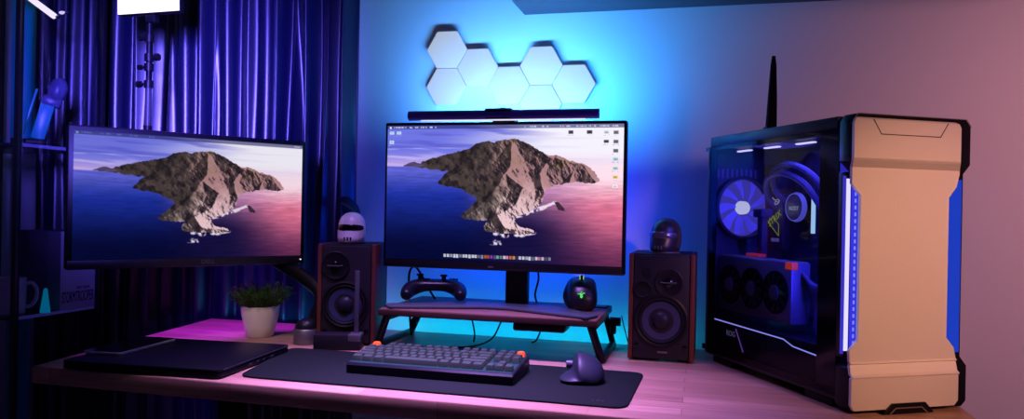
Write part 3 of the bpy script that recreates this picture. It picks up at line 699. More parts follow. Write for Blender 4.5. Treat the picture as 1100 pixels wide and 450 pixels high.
for i in range(460):
    a = rl.uniform(0, 2 * PI); q = math.sqrt(rl.random()); r = 0.036 * q
    base = Vector((r * math.cos(a), r * math.sin(a), 0.067))
    out = Vector((math.cos(a), math.sin(a), 0)) * (0.10 + 0.80 * q)
    d = (out + Vector((rl.uniform(-.3, .3), rl.uniform(-.3, .3), 1.0))).normalized()
    H = rl.uniform(0.040, 0.074)
    tip = base + d * H
    s = d.cross(Vector((0, 0, 1)))
    if s.length < 1e-3: s = Vector((1, 0, 0))
    s = s.normalized() * 0.0006
    fo.faces.new([fo.verts.new(q_) for q_ in (base - s, base + s, tip + s * 0.5, tip - s * 0.5)])
    for k in range(7):
        t = 0.35 + 0.65 * k / 6
        leaf(base + d * H * t, d * 1.1 + Vector((rl.uniform(-1, 1), rl.uniform(-1, 1), rl.uniform(-0.1, 0.7))), rl.uniform(0.009, 0.018), rl.uniform(0.0008, 0.0014))
me = bpy.data.meshes.new('foliage'); fo.to_mesh(me); fo.free(); me.materials.append(mat('leaf green', (0.035, 0.10, 0.018), 0.55, spec=0.2, noise=0.5, nscale=60))
o = bpy.data.objects.new('foliage', me); COL.objects.link(o); o.parent = pt

# ------------------------------------------------------------------ PC tower
PCA = math.atan2(0.493, 0.870)
pc = thing('pc_tower', 'large computer tower with copper toned front and glass side', 'computer', (0.253, 1.386, DZ), PCA)
W_, D_, H_ = 0.240, 0.495, 0.520
CASE = mat('case anthracite', (0.022, 0.024, 0.036), 0.38, 0.5)
INNER = mat('case interior', (0.055, 0.055, 0.10), 0.55)
FRONTM = mat('satin anodised front', (0.82, 0.78, 0.68), 0.45, 0.30, noise=0.04, nscale=300)
# shell
B().box((W_ / 2 + 0.002, 0.275, 0.508), (W_ - 0.004, 0.440, 0.024), 0.004).o('top_panel', CASE, pc)
B().box((W_ - 0.004, 0.268, 0.258), (0.008, 0.45, 0.48), 0.002).o('right_panel', CASE, pc)
B().box((W_ / 2, D_ - 0.004, 0.258), (W_, 0.008, 0.476), 0.002).o('rear_panel', INNER, pc)
B().box((W_ / 2, 0.27, 0.022), (W_ - 0.006, 0.45, 0.012), 0.002).o('bottom_panel', CASE, pc)
for y in (0.10, 0.43):
    for x in (0.03, W_ - 0.03): B().box((x, y, 0.008), (0.045, 0.08, 0.016), 0.003).o('foot', BLACKM, pc)
b = B()
for z in np.arange(0.515, 0.5152, 0.01):
    for y in np.arange(0.12, 0.46, 0.012): b.box((W_ / 2, y, 0.5203), (0.16, 0.005, 0.0012))
b.o('top_grille', RUBBER, pc)
# black front frame with chamfered outline
def chamf(x0, z0, x1, z1, c): return [(x0 + c, z0), (x1 - c, z0), (x1, z0 + c), (x1, z1 - c), (x1 - c, z1), (x0 + c, z1), (x0, z1 - c), (x0, z0 + c)]
fo_ = [(0.010, 0.002), (0.080, 0.002), (0.170, 0.002), (0.242, 0.002), (0.252, 0.012), (0.252, 0.076), (0.237, 0.093), (0.237, 0.421), (0.252, 0.438), (0.252, 0.507), (0.241, 0.520), (0.009, 0.520), (0.0, 0.508), (0.0, 0.438), (0.026, 0.414), (0.026, 0.100), (0.0, 0.078), (0.0, 0.012)]
B().prism(fo_, 0.010, 0.046, 'XZ', bev=0.003).o('front_frame', mat('front frame black', (0.005, 0.005, 0.009), 0.30, spec=0.2), pc)
# thin bright trim line round the frame
b = B(); zz = [(p[0], p[1]) for p in fo_]
cz = [Vector((x, 0.0105, z)) for x, z in zz[9:13]]
for p, q in zip(cz, cz[1:]): b.tube([p, q], 0.0009, 6, 1)
b.o('edge_trim', mat('trim metal', (0.45, 0.36, 0.32), 0.35, 0.8), pc)
# copper coloured front: upper, middle and lower plate as one stepped sheet
rowsF = [(0.512, 0.000, 0.206, 0.000), (0.509, -0.006, 0.212, -0.003), (0.502, -0.0095, 0.2155, -0.004), (0.442, -0.0095, 0.2155, -0.004), (0.438, -0.008, 0.217, -0.002), (0.4265, -0.003, 0.225, 0.0075), (0.420, -0.003, 0.225, 0.0075), (0.398, -0.003, 0.219, 0.0075), (0.378, 0.0155, 0.2025, 0.0075), (0.260, 0.0155, 0.2025, 0.0075), (0.128, 0.0155, 0.2025, 0.0075), (0.110, -0.002, 0.219, 0.0075), (0.0905, -0.001, 0.224, 0.0075), (0.0880, -0.001, 0.224, 0.0040), (0.0855, -0.001, 0.224, 0.0072), (0.070, -0.003, 0.222, 0.0015), (0.0665, -0.004, 0.221, -0.0052), (0.0635, -0.006, 0.219, -0.0040), (0.018, -0.006, 0.219, -0.004), (0.009, 0.001, 0.212, -0.003)]
NX = 24
bm = bmesh.new(); g0 = []; g1 = []
for z, xl, xr, y in rowsF:
    g0.append([bm.verts.new((xl + (xr - xl) * k / NX, y, z)) for k in range(NX + 1)])
    g1.append([bm.verts.new((xl + (xr - xl) * k / NX, y + 0.006, z)) for k in range(NX + 1)])
nr = len(rowsF)
for i in range(nr - 1):
    for k in range(NX):
        bm.faces.new((g0[i][k], g0[i][k + 1], g0[i + 1][k + 1], g0[i + 1][k])); bm.faces.new((g1[i][k], g1[i][k + 1], g1[i + 1][k + 1], g1[i + 1][k]))
    bm.faces.new((g0[i][0], g0[i + 1][0], g1[i + 1][0], g1[i][0])); bm.faces.new((g0[i][NX], g0[i + 1][NX], g1[i + 1][NX], g1[i][NX]))
for k in range(NX):
    bm.faces.new((g0[0][k], g0[0][k + 1], g1[0][k + 1], g1[0][k])); bm.faces.new((g0[-1][k], g0[-1][k + 1], g1[-1][k + 1], g1[-1][k]))
bb = B(); bb.bm.free(); bb.bm = bm
bb.o('front_plate', FRONTM, pc, label='copper toned brushed front plate', ang=12)
# door flap line on the upper plate and the arch at the bottom
fl = [(0.029, 0.5085), (0.045, 0.484), (0.170, 0.484), (0.186, 0.5085)]
b = B()
for p, q in zip(fl, fl[1:]): b.tube([(p[0], -0.0044, p[1]), (q[0], -0.0044, q[1])], 0.0007, 6, 1)
b.o('flap_seam', RUBBER, pc)
B().prism([(0.058, 0.001), (0.164, 0.001), (0.146, 0.019), (0.076, 0.019)], -0.007, 0.012, 'XZ').o('bottom_arch', mat('front frame black', (0.005, 0.005, 0.009), 0.30, spec=0.2), pc)
b = B()
ar = [(0.071, 0.001), (0.083, 0.011), (0.138, 0.011), (0.150, 0.001)]
for p, q in zip(ar, ar[1:]): b.tube([(p[0], -0.0074, p[1]), (q[0], -0.0074, q[1])], 0.0011, 6, 1)
b.o('arch_trim', mat('trim metal', (0.45, 0.36, 0.32), 0.35, 0.8), pc)
# LED channels either side of the narrow part
CH = mat('light channel', (0.55, 0.55, 0.62), 0.5)
LEDW = emit('violet white diodes', (0.50, 0.46, 1.0), 1.6)
LEDB = emit('blue diodes', (0.025, 0.085, 0.95), 0.52)
B().box((0.018, 0.037, 0.257), (0.034, 0.020, 0.324), 0.001).o('led_back', mat('front frame black', (0.005, 0.005, 0.009), 0.30, spec=0.2), pc)
B().box((0.0040, 0.0255, 0.257), (0.0080, 0.003, 0.300), 0.0005).o('led_channel', LEDW, pc, label='bright white violet light strip')
B().box((-0.0028, 0.0265, 0.257), (0.0055, 0.003, 0.310), 0.0005).o('led_channel', emit('deep violet diodes', (0.07, 0.06, 0.9), 0.55), pc)
B().box((0.0170, 0.0235, 0.257), (0.0135, 0.003, 0.290), 0.0005).o('led_channel', emit('royal blue diodes', (0.05, 0.045, 0.95), 0.75), pc)
b = B()
for k in range(24): b.box((0.0165, 0.0216, 0.121 + k * 0.0118), (0.0035, 0.001, 0.0065), 0.0004)
b.o('led_diodes', emit('periwinkle diodes', (0.20, 0.24, 1.0), 1.0), pc)
B().box((0.2185, 0.0098, 0.256), (0.027, 0.002, 0.310), 0.0005).o('led_channel', LEDB, pc, label='blue light strip on the right edge')
# left glass with black printed border
bd = B()
bd.box((0.003, 0.073, 0.260), (0.002, 0.052, 0.472)).box((0.003, 0.4755, 0.260), (0.002, 0.031, 0.472)).box((0.003, 0.28, 0.4925), (0.002, 0.46, 0.008)).box((0.003, 0.28, 0.030), (0.002, 0.46, 0.012))
bd.o('glass_border', GLOSSB, pc)
B().box((0.0012, 0.27, 0.260), (0.0022, 0.446, 0.474)).o('glass_panel', glass('smoked glass', (0.64, 0.64, 0.72), 0.22, 0.02), pc)
# interior
B().box((0.205, 0.275, 0.30), (0.006, 0.43, 0.38)).o('motherboard_tray', INNER, pc)
B().box((0.196, 0.345, 0.318), (0.010, 0.25, 0.305)).o('motherboard', mat('circuit board', (0.030, 0.032, 0.07), 0.5), pc)
B().box((0.168, 0.455, 0.400), (0.05, 0.05, 0.12), 0.004).o('rear_port_shroud', mat('board shroud', (0.016, 0.018, 0.04), 0.35), pc)
b = B()
for k in range(9): b.box((0.130 - 0.0, 0.478, 0.437) if False else (0.022 + 0.0125 * k, 0.4885, 0.437), (0.006, 0.004, 0.022), 0.001)
b.o('vent_slots', mat('vent grey', (0.25, 0.24, 0.36), 0.45), pc)
SH_ = B().box((0.118, 0.275, 0.066), (0.222, 0.424, 0.076), 0.003); SH_.o('power_supply_shroud', mat('shroud black', (0.012, 0.012, 0.022), 0.35), pc)
lp_ = [(0.481, 0.1035), (0.205, 0.1005), (0.175, 0.0915), (0.099, 0.0870)]
b = B()
for p, q in zip(lp_, lp_[1:]): b.tube([(0.0075, p[0], p[1] - 0.004), (0.0075, q[0], q[1] - 0.004)], 0.0016, 6, 1)
b.o('shroud_light_line', emit('shroud line', (0.35, 0.35, 1.0), 1.6), pc)
SIDE = (PI / 2, 0, -PI / 2)      # text read from -X
text('shroud_text', 'ROG', 0.017, mat('dim print', (0.22, 0.20, 0.30), 0.5, emis=(0.3, 0.28, 0.5), es=0.25), pc, (0.0066, 0.395, 0.076), SIDE)
b = B().tube([(0.0066, 0.375, 0.090), (0.0066, 0.345, 0.044)], 0.0012, 6, 1); b.o('shroud_slash', emit('slash glow', (0.30, 0.12, 0.75), 0.6), pc)
# rear fan with glow
FX, FZ = 0.082, 0.357
b = B().lathe([(0.074, 0.0), (0.074, -0.022), (0.069, -0.024), (0.067, -0.022), (0.067, 0.0)], (FX, 0.488, FZ), 'Y', 48); fan = b.o('rear_fan', mat('fan frame', (0.03, 0.03, 0.05), 0.4), pc)
B().lathe([(0.0665, -0.004), (0.0005, -0.004)], (FX, 0.488, FZ), 'Y', 48).o('fan_glow', emit('violet fan glow', (0.16, 0.13, 1.0), 0.55), fan, label='violet glowing fan disc')
B().lathe([(0.016, -0.004), (0.015, -0.019), (0.012, -0.022), (0.0005, -0.022)], (FX, 0.488, FZ), 'Y', 32).o('fan_hub', emit('fan hub glow', (0.75, 0.80, 1.0), 1.3), fan)
b = B()
for k in range(9):
    a = 2 * PI * k / 9
    pts0 = []; 
    for r_ in (0.021, 0.042, 0.064):
        for s_, yo in ((-0.16, -0.008), (0.22, -0.018)):
            aa = a + s_ + r_ * 6; pts0.append((FX + r_ * math.cos(aa), 0.488 + yo, FZ + r_ * math.sin(aa)))
    v = [b.bm.verts.new(p) for p in pts0]
    b.bm.faces.new((v[0], v[1], v[3], v[2])); b.bm.faces.new((v[2], v[3], v[5], v[4]))
b.o('fan_blades', mat('fan blade translucent', (0.20, 0.18, 0.65), 0.35, emis=(0.15, 0.12, 0.98), es=0.50), fan)
# pump and tubes
pu = B().lathe([(0.032, 0.0), (0.032, -0.040), (0.029, -0.044), (0.0005, -0.044)], (0.190, 0.372, 0.360), 'X', 40).o('cooler_pump', GLOSSB, pc)
B().lathe([(0.0325, -0.034), (0.0335, -0.038), (0.031, -0.0455), (0.029, -0.045)], (0.190, 0.372, 0.360), 'X', 40).o('pump_ring', mat('pump ring', (0.15, 0.16, 0.3), 0.3, emis=(0.20, 0.22, 1.0), es=0.5), pu)
text('pump_text', 'NZXT', 0.0125, emit('pump print', (0.55, 0.6, 1.0), 0.75), pu, (0.1452, 0.372, 0.357), SIDE)
TUB = mat('coolant tube', (0.05, 0.05, 0.11), 0.3)
for dy, dz in ((0.0, 0.0), (0.024, -0.018)):
    B().tube([(0.16, 0.400 + dy, 0.365 + dz), (0.135, 0.425 + dy, 0.395 + dz), (0.11, 0.400 + dy, 0.438 + dz), (0.10, 0.330 + dy, 0.452 + dz), (0.10, 0.250 + dy, 0.425 + dz), (0.11, 0.190 + dy, 0.36 + dz), (0.13, 0.15, 0.30 + dz)], 0.007, 12).o('coolant_tube', TUB, pc)
b = B()
for k in range(2): b.box((0.170, 0.312 - 0.012 * k, 0.345), (0.045, 0.006, 0.125), 0.001)
ram = b.o('memory_modules', mat('memory black', (0.02, 0.02, 0.04), 0.35), pc)
B().box((0.147, 0.306, 0.342), (0.004, 0.012, 0.078), 0.001).o('memory_light', emit('memory glow', (0.45, 0.75, 1.0), 1.6), ram)
# emblem and lettering on the board
b = B()
for pts in ([(-0.012, 0.010), (-0.003, 0.004), (0.010, 0.006), (0.014, 0.003)], [(-0.010, -0.001), (-0.002, -0.006), (0.010, -0.003), (0.013, 0.004)], [(-0.004, -0.001), (0.003, 0.001), (0.008, -0.001)], [(-0.012, 0.010), (-0.012, 0.003), (-0.002, -0.004)]):
    b.tube([(0, -x, z) for x, z in pts], 0.0011, 6, 5)
b.o('eye_emblem', emit('emblem white', (0.55, 0.6, 0.95), 0.7), pc, (0.142, 0.435, 0.372), label='pale eye-shaped emblem')
text('strix_text', 'STRIX', 0.021, emit('lime print', (0.45, 0.62, 0.10), 0.6), pc, (0.142, 0.438, 0.333), (PI / 2, R(-32), -PI / 2))
b = B(); q = [(0.019, 0.020), (-0.016, -0.006), (-0.016, -0.032), (0.019, -0.006)]
for p_, q_ in zip(q, q[1:] + q[:1]): b.tube([(0, p_[0], p_[1]), (0, q_[0], q_[1])], 0.0008, 6, 1)
b.o('strix_outline', emit('lime print', (0.45, 0.62, 0.10), 0.6), pc, (0.142, 0.438, 0.326))
B().box((0.155, 0.438, 0.326), (0.022, 0.055, 0.13), 0.003).o('board_cover', mat('board shroud', (0.016, 0.018, 0.04), 0.35), pc)
b = B()
for k in range(6): b.box((0.143, 0.449 - 0.005 * k, 0.284), (0.002, 0.003, 0.008))
b.o('cover_print', mat('dim print', (0.22, 0.20, 0.30), 0.5, emis=(0.3, 0.28, 0.5), es=0.25), pc)
# graphics card, vertical, three fans to the glass
GP = mat('graphics card grey', (0.20, 0.21, 0.27), 0.42, 0.3)
g = B().box((0.047, 0.345, 0.185), (0.046, 0.275, 0.126), 0.006).o('graphics_card', GP, pc)
for k, y in enumerate((0.428, 0.342, 0.258)):
    B().lathe([(0.044, 0.0), (0.044, -0.003), (0.041, -0.004), (0.040, -0.002), (0.0005, -0.001)], (0.0245, y, 0.183), 'X', 40).o('card_fan', RUBBER, g)
    B().lathe([(0.016, -0.002), (0.016, -0.006), (0.012, -0.007), (0.0005, -0.007)], (0.0245, y, 0.183), 'X', 28).o('card_fan_hub', mat('hub grey', (0.16, 0.17, 0.24), 0.4), g)
    b = B()
    for j in range(11):
        a = 2 * PI * j / 11; r0_, r1_ = 0.016, 0.039
        v = [b.bm.verts.new((0.0245 + xo, y + r_ * math.cos(a + s_), 0.183 + r_ * math.sin(a + s_))) for r_, s_, xo in ((r0_, -0.1, -0.0025), (r0_, 0.25, -0.0045), (r1_, 0.45, -0.0045), (r1_, 0.2, -0.0025))]
        b.bm.faces.new(v)
    b.o('card_fan_blades', mat('card blades', (0.03, 0.03, 0.045), 0.35), g)
B().box((0.030, 0.216, 0.240), (0.014, 0.024, 0.015), 0.002).o('red_connector', mat('red connector', (0.9, 0.10, 0.04), 0.4, emis=(1.0, 0.07, 0.02), es=0.55), pc, label='small red connector beside the card')
B().box((0.060, 0.385, 0.252), (0.02, 0.050, 0.006), 0.001).o('red_light_bar', mat('red glow', (0.5, 0.03, 0.05), 0.4, emis=(0.8, 0.04, 0.10), es=0.4), pc)
B().box((0.075, 0.385, 0.300), (0.016, 0.020, 0.096), 0.003).box((0.075, 0.385, 0.345), (0.030, 0.034, 0.020), 0.004).o('card_support', mat('support grey', (0.05, 0.05, 0.10), 0.4), pc)
CB = mat('sleeved cable', (0.10, 0.10, 0.17), 0.5)
for k in range(6):
    B().tube([(0.05 + 0.006 * k, 0.205, 0.225 - 0.008 * k), (0.045, 0.175 - 0.004 * k, 0.205), (0.05, 0.165 - 0.006 * k, 0.165), (0.06 + 0.006 * k, 0.18, 0.125), (0.07, 0.185 - 0.004 * k, 0.103)], 0.0042, 8).o('power_cable', CB, pc)
# three lights under the top
for y0, y1 in ((0.455, 0.405), (0.350, 0.300), (0.240, 0.185)):
    B().box((0.055, (y0 + y1) / 2, 0.4865), (0.010, abs(y1 - y0), 0.003), 0.0008).o('top_light', emit('top light', (0.72, 0.68, 1.0), 2.2), pc)
B().box((0.12, 0.27, 0.4935), (0.20, 0.36, 0.003)).o('top_radiator', mat('radiator', (0.01, 0.01, 0.02), 0.5), pc)
def lampobj(name, kind, energy, col, parent=None, loc=(0, 0, 0), target=None, size=None, spread=180, radius=0.02):
    l = bpy.data.lights.new(name, kind); l.energy = energy; l.color = col
    if kind == 'AREA':
        l.shape = 'RECTANGLE'; l.size, l.size_y = size; l.spread = R(spread)
    elif kind == 'SPOT':
        l.spot_size = R(spread); l.spot_blend = 1.0; l.shadow_soft_size = radius
    else: l.shadow_soft_size = radius
    o = bpy.data.objects.new(name, l); COL.objects.link(o); o.location = loc
    if target is not None: o.rotation_euler = (Vector(target) - Vector(loc)).to_track_quat('-Z', 'Y').to_euler()
    if parent: o.parent = parent
    return o
lampobj('case_glow', 'AREA', 2.0, (0.08, 0.07, 1.0), pc, (0.09, 0.27, 0.488), (0.10, 0.27, 0.1), (0.12, 0.34))
lampobj('board_fill', 'AREA', 1.6, (0.05, 0.04, 1.0), pc, (0.03, 0.075, 0.31), (0.19, 0.32, 0.28), (0.02, 0.30))  # added fill hidden behind the glass border to brighten the case interior
lampobj('fan_lamp', 'POINT', 0.06, (0.22, 0.2, 1.0), pc, (0.10, 0.43, 0.36), radius=0.03)

# antenna on the tower
x_, y_ = 0.253 + 0.12 * 0.870 - 0.425 * 0.493, 1.386 + 0.12 * 0.493 + 0.425 * 0.870
an = thing('wifi_antenna', 'black tapering aerial standing on top of the tower', 'antenna', (x_, y_, DZ + H_ + 0.001), R(18))
B().loft([[(a * s, b_ * 0.010 * s / abs(s) if False else b_, z) for a, b_ in ((-w, -d), (w, -d), (w, d), (-w, d))] for (w, d, z, s) in ((0.016, 0.013, 0.0, 1), (0.017, 0.014, 0.012, 1), (0.015, 0.010, 0.022, 1))]).o('antenna_base', BLACK, an)
B().loft([[(x0 + w * cx_, d * cy_, z) for cx_, cy_ in ((-1, -1), (1, -1), (1, 1), (-1, 1))] for (w, d, z, x0) in ((0.011, 0.006, 0.020, -0.001), (0.009, 0.005, 0.09, 0.001), (0.0055, 0.004, 0.165, 0.002), (0.003, 0.003, 0.186, 0.002))]).o('antenna_blade', mat('aerial black', (0.002, 0.003, 0.008), 0.6, spec=0.05), an)

# ------------------------------------------------------------------ hexagon wall lights
HEXM = mat('hexagon light face', (0.30, 0.22, 0.22), 0.5, emis=(0.80, 0.93, 1.0), es=0.44)
HEXS = mat('hexagon shell', (0.70, 0.70, 0.72), 0.5)
S6 = 0.0606
hexes = [((-0.711, 1.541), 'topmost hexagon of the left column on the wall'), ((-0.711, 1.436), 'lower left hexagon under the topmost left one on the wall'), ((-0.620, 1.4885), 'hexagon second column from the left, on the wall'),
         ((-0.529, 1.436), 'middle column hexagon on the wall above the light bar clamp'), ((-0.438, 1.4885), 'upper hexagon of the fourth column on the wall'), ((-0.438, 1.3835), 'lowest hexagon, partly behind the light bar, on the wall'), ((-0.347, 1.436), 'rightmost hexagon on the wall')]
for (x, z), lab in hexes:
    h = thing('hexagon_light', 'white ' + lab, 'wall light', (x, WY, z), 0, 'hexagon wall lights')
    hp = lambda r: [(r * math.cos(PI / 3 * k), r * math.sin(PI / 3 * k)) for k in range(6)]
    B().prism(hp(S6 - 0.0006), -0.014, 0.0, 'XZ', bev=0.001).o('hexagon_shell', HEXS, h)
    B().prism(hp(S6 - 0.0012), -0.0165, -0.0142, 'XZ', bev=0.0008).o('hexagon_face', HEXM, h)

# ------------------------------------------------------------------ wall cabinet above
wc = thing('wall_cabinet', 'dark wall cabinet seen from below above the hexagons', 'cabinet', (0.15, WY, 1.633))
CABM = mat('slate blue laminate', (0.05, 0.05, 0.062), 0.5, spec=0.2)
B().box((0, -0.16, 0.009), (1.282, 0.32, 0.018), 0.001).o('bottom_board', CABM, wc)
B().box((0, -0.1535, 0.20), (1.278, 0.305, 0.362), 0.001).o('carcass', CABM, wc)
for x in (-0.32, 0.32): B().box((x, -0.318, 0.20), (0.632, 0.018, 0.355), 0.002).o('door', CABM, wc)
B().cyl((-0.315, -0.10, -0.0012), (-0.315, -0.10, 0.0005), 0.004, n=14).o('screw_head', SILVER, wc)

# ------------------------------------------------------------------ curtain
def curtain_mat():
    m = bpy.data.materials.new('blue satin'); m.use_nodes = True; p = m.node_tree.nodes['Principled BSDF']
    p.inputs['Base Color'].default_value = (0.003, 0.004, 0.035, 1); p.inputs['Roughness'].default_value = 0.34
    p.inputs['Specular IOR Level'].default_value = 0.9; p.inputs['Sheen Weight'].default_value = 0.0
    nt = m.node_tree; tc = nt.nodes.new('ShaderNodeTexCoord'); mp = nt.nodes.new('ShaderNodeMapping'); mp.inputs['Scale'].default_value = (90, 90, 5)
    n = nt.nodes.new('ShaderNodeTexNoise'); n.inputs['Scale'].default_value = 1.0; n.inputs['Detail'].default_value = 3
    b = nt.nodes.new('ShaderNodeBump'); b.inputs['Strength'].default_value = 0.04; b.inputs['Distance'].default_value = 0.004
    nt.links.new(tc.outputs['Object'], mp.inputs['Vector']); nt.links.new(mp.outputs[0], n.inputs['Vector']); nt.links.new(n.outputs['Fac'], b.inputs['Height']); nt.links.new(b.outputs[0], p.inputs['Normal'])
    return m
cn = thing('curtain', 'deep blue satin curtain in vertical folds behind the left monitor', 'curtain', (-1.56, 1.982, 0.02))
rc = random.Random(11)
nx, nz = 700, 26
cx0, cx1 = -0.585, 0.572
cents = [-2.10, -2.045, -1.99, -1.925, -1.865, -1.80, -1.745, -1.68, -1.62, -1.565, -1.50, -1.45, -1.41, -1.345, -1.285, -1.235, -1.185, -1.135, -1.085, -1.025]
folds = []
for k, c_ in enumerate(cents):
    w = (cents[min(k + 1, len(cents) - 1)] - cents[max(k - 1, 0)]) / 2
    if k in (0, len(cents) - 1): w = 0.05
    folds.append((c_ + 1.56 + rc.uniform(-0.004, 0.004), w, rc.uniform(0.6, 1.0), rc.uniform(-1, 1)))
bm = bmesh.new(); grid = []
for j in range(nz + 1):
    z = 2.2 * j / nz; row = []
    for i in range(nx + 1):
        X = cx0 + (cx1 - cx0) * i / nx
        y = 0.0; dx = 0.0
        for c_, w, am, ph in folds:
            wob = 0.006 * math.sin(z * 2.1 + ph * 3) + 0.003 * math.sin(z * 6.3 + ph * 9)
            t = (X - c_ - wob) / (w * 0.62)
            if abs(t) < 1:
                k = (0.5 + 0.5 * math.cos(PI * t))
                y -= 0.055 * am * k * (0.8 + 0.2 * math.sin(z * 1.7 + ph * 5)); dx += 0.010 * ph * math.sin(PI * t) * k
        row.append(bm.verts.new((X + dx, y + 0.035, z)))
    grid.append(row)
for j in range(nz):
    for i in range(nx): bm.faces.new((grid[j][i], grid[j][i + 1], grid[j + 1][i + 1], grid[j + 1][i]))
bb = B(); bb.bm.free(); bb.bm = bm
co = bb.o('cloth', curtain_mat(), cn, ang=180)
B().cyl((-0.60, 0.005, 2.21), (0.59, 0.005, 2.21), 0.011, n=20).o('curtain_rod', BLACKM, cn)
B().tube([(0.550, 0.028, 1.09), (0.562, -0.022, 1.088), (0.578, -0.03, 1.085), (0.588, -0.01, 1.07), (0.583, 0.022, 1.04)], 0.012, 10).o('tieback', mat('tieback cloth', (0.012, 0.012, 0.05), 0.7), cn)

# ------------------------------------------------------------------ LED panel on a light stand
st = thing('studio_light', 'glowing white LED panel on a black stand before the curtain', 'studio light', (-1.462, 1.72, 0.0))
B().cyl((0, 0, 0.05), (0, 0, 1.30), 0.011, n=18).o('stand_pole', BLACKM, st)
B().cyl((0, 0, 1.30), (0, 0, 1.41), 0.0085, n=18).o('pole_upper', GREYM, st)
B().cyl((0, 0, 1.41), (0, 0, 1.585), 0.0075, n=18).o('pole_upper', BLACKM, st)
for z, s_, L_, r_ in ((1.536, -1, 0.020, 0.006), (1.484, 1, 0.026, 0.010), (1.458, -1, 0.022, 0.007), (1.412, -1, 0.024, 0.009)):
    B().cyl((0, 0, z - 0.010), (0, 0, z + 0.010), 0.012, n=18).cyl((0, 0, z), (s_ * L_, -0.004, z), 0.004, n=12).cyl((s_ * (L_ - 0.003), -0.004, z), (s_ * (L_ + 0.008), -0.005, z), r_, n=14).o('clamp_knob', BLACK, st)
for k in range(3):
    a = R(90 + 120 * k)
    B().tube([(0.01 * math.cos(a), 0.01 * math.sin(a), 0.45), (0.17 * math.cos(a), 0.17 * math.sin(a), 0.012)], 0.008, 10, 1).o('leg', BLACKM, st)
PM = Matrix.Translation((0.012, -0.02, 1.598)) @ Matrix.Rotation(R(4), 4, 'Z') @ Matrix.Rotation(R(-2), 4, 'Y')
B().box((0, 0.012, 0.075), (0.188, 0.022, 0.150), 0.004).xf(PM).o('panel_housing', BLACK, st)
B().box((0, 0.0, 0.075), (0.182, 0.004, 0.144), 0.001).xf(PM).o('panel_diffuser', emit('panel glow', (0.90, 0.82, 1.0), 1.8), st)
B().box((0, 0.016, -0.010), (0.03, 0.02, 0.022), 0.003).xf(PM).o('panel_mount', BLACK, st)

# ------------------------------------------------------------------ glass display cabinet on the left
gcb = thing('display_cabinet', 'tall black framed glass display cabinet at the left edge', 'cabinet', (-1.95, 1.74, 0.0))
FX0, FX1, FY0, FY1 = -0.20, 0.20, -0.155, 0.145
CBK = mat('cabinet frame black', (0.008, 0.008, 0.014), 0.35)
for x in (FX0 + 0.01, FX1 - 0.008):
    for y in (FY0 + 0.008, FY1 - 0.01): B().box((x, y, 1.0), (0.016, 0.014, 2.0), 0.002).o('frame_post', CBK, gcb)
for z in (0.01, 1.99): B().box((0, (FY0 + FY1) / 2, z), (0.40, 0.30, 0.02), 0.002).o('frame_board', CBK, gcb)
B().box((FX0 + 0.004, (FY0 + FY1) / 2, 1.0), (0.006, 0.29, 1.95)).o('back_panel', mat('cabinet back', (0.10, 0.12, 0.20), 0.6), gcb)
B().box((-0.102, FY1 - 0.012, 1.615), (0.085, 0.006, 0.735), 0.001).o('painted_light_panel', mat('painted blue light', (0.02, 0.70, 0.75), 0.4), gcb)  # added panel, teal colour stands for blue light on the wall behind
B().box((-0.102, FY1 - 0.012, 0.395), (0.085, 0.006, 0.75), 0.001).o('painted_light_panel', mat('painted blue light', (0.02, 0.70, 0.75), 0.4), gcb)
EDGE = mat('shelf edge with painted glint', (0.30, 0.30, 0.55), 0.25, emis=(0.10, 0.08, 0.5), es=0.10)  # violet glow puts the light caught by the shelf edges into the colour
SHG = mat('smoked shelf', (0.03, 0.03, 0.06), 0.25)
for z in (0.776, 1.240):
    s_ = B().box((-0.005, (FY0 + FY1) / 2, z), (0.375, 0.285, 0.008), 0.001).o('shelf', SHG, gcb)
    B().box((0.184, (FY0 + FY1) / 2, z), (0.003, 0.282, 0.009), 0.001).o('shelf_edge', EDGE, s_)
B().box((FX1 - 0.003, (FY0 + FY1) / 2, 1.0), (0.004, 0.28, 1.94)).o('glass_door', glass('cabinet glass', (0.9, 0.9, 0.95), 1.0, 0.02), gcb)
B().box((0, FY0 + 0.003, 1.0), (0.37, 0.004, 1.94)).o('side_glass', glass('cabinet glass', (0.9, 0.9, 0.95), 1.0, 0.02), gcb)
SZ = 0.780
# printed box
bx = thing('collectible_box', 'dark box with pale lettered side on the lower cabinet shelf', 'box', (-1.842, 1.806, SZ))
B().box((0, 0, 0.113), (0.155, 0.126, 0.226), 0.0015).o('carton', mat('box grey print', (0.085, 0.085, 0.13), 0.55, noise=0.35, nscale=18), bx)
B().box((0.0778, 0, 0.113), (0.0012, 0.124, 0.224)).o('side_print', mat('box pale print', (0.62, 0.56, 0.70), 0.55), bx, label='pale printed side')
B().box((0.055, -0.0633, 0.113), (0.044, 0.001, 0.223)).o('front_print', mat('box mid print', (0.14, 0.14, 0.20), 0.55), bx)
tx = text('box_text', 'STORMTROOPER', 0.044, mat('box ink', (0.02, 0.015, 0.05), 0.6), bx, (0.0786, 0.0, 0.034), (PI / 2, 0, PI / 2))
bpy.context.view_layer.update(); tx.scale = (0.114 / max(1e-6, tx.dimensions.x), 1.0, 1.0); bpy.context.view_layer.update()
tx2 = text('box_small_text', 'FIRST ORDER', 0.010, mat('box ink', (0.02, 0.015, 0.05), 0.6), bx, (0.0786, 0.018, 0.060), (PI / 2, 0, PI / 2)); tx2.scale = (0.8, 1, 1)
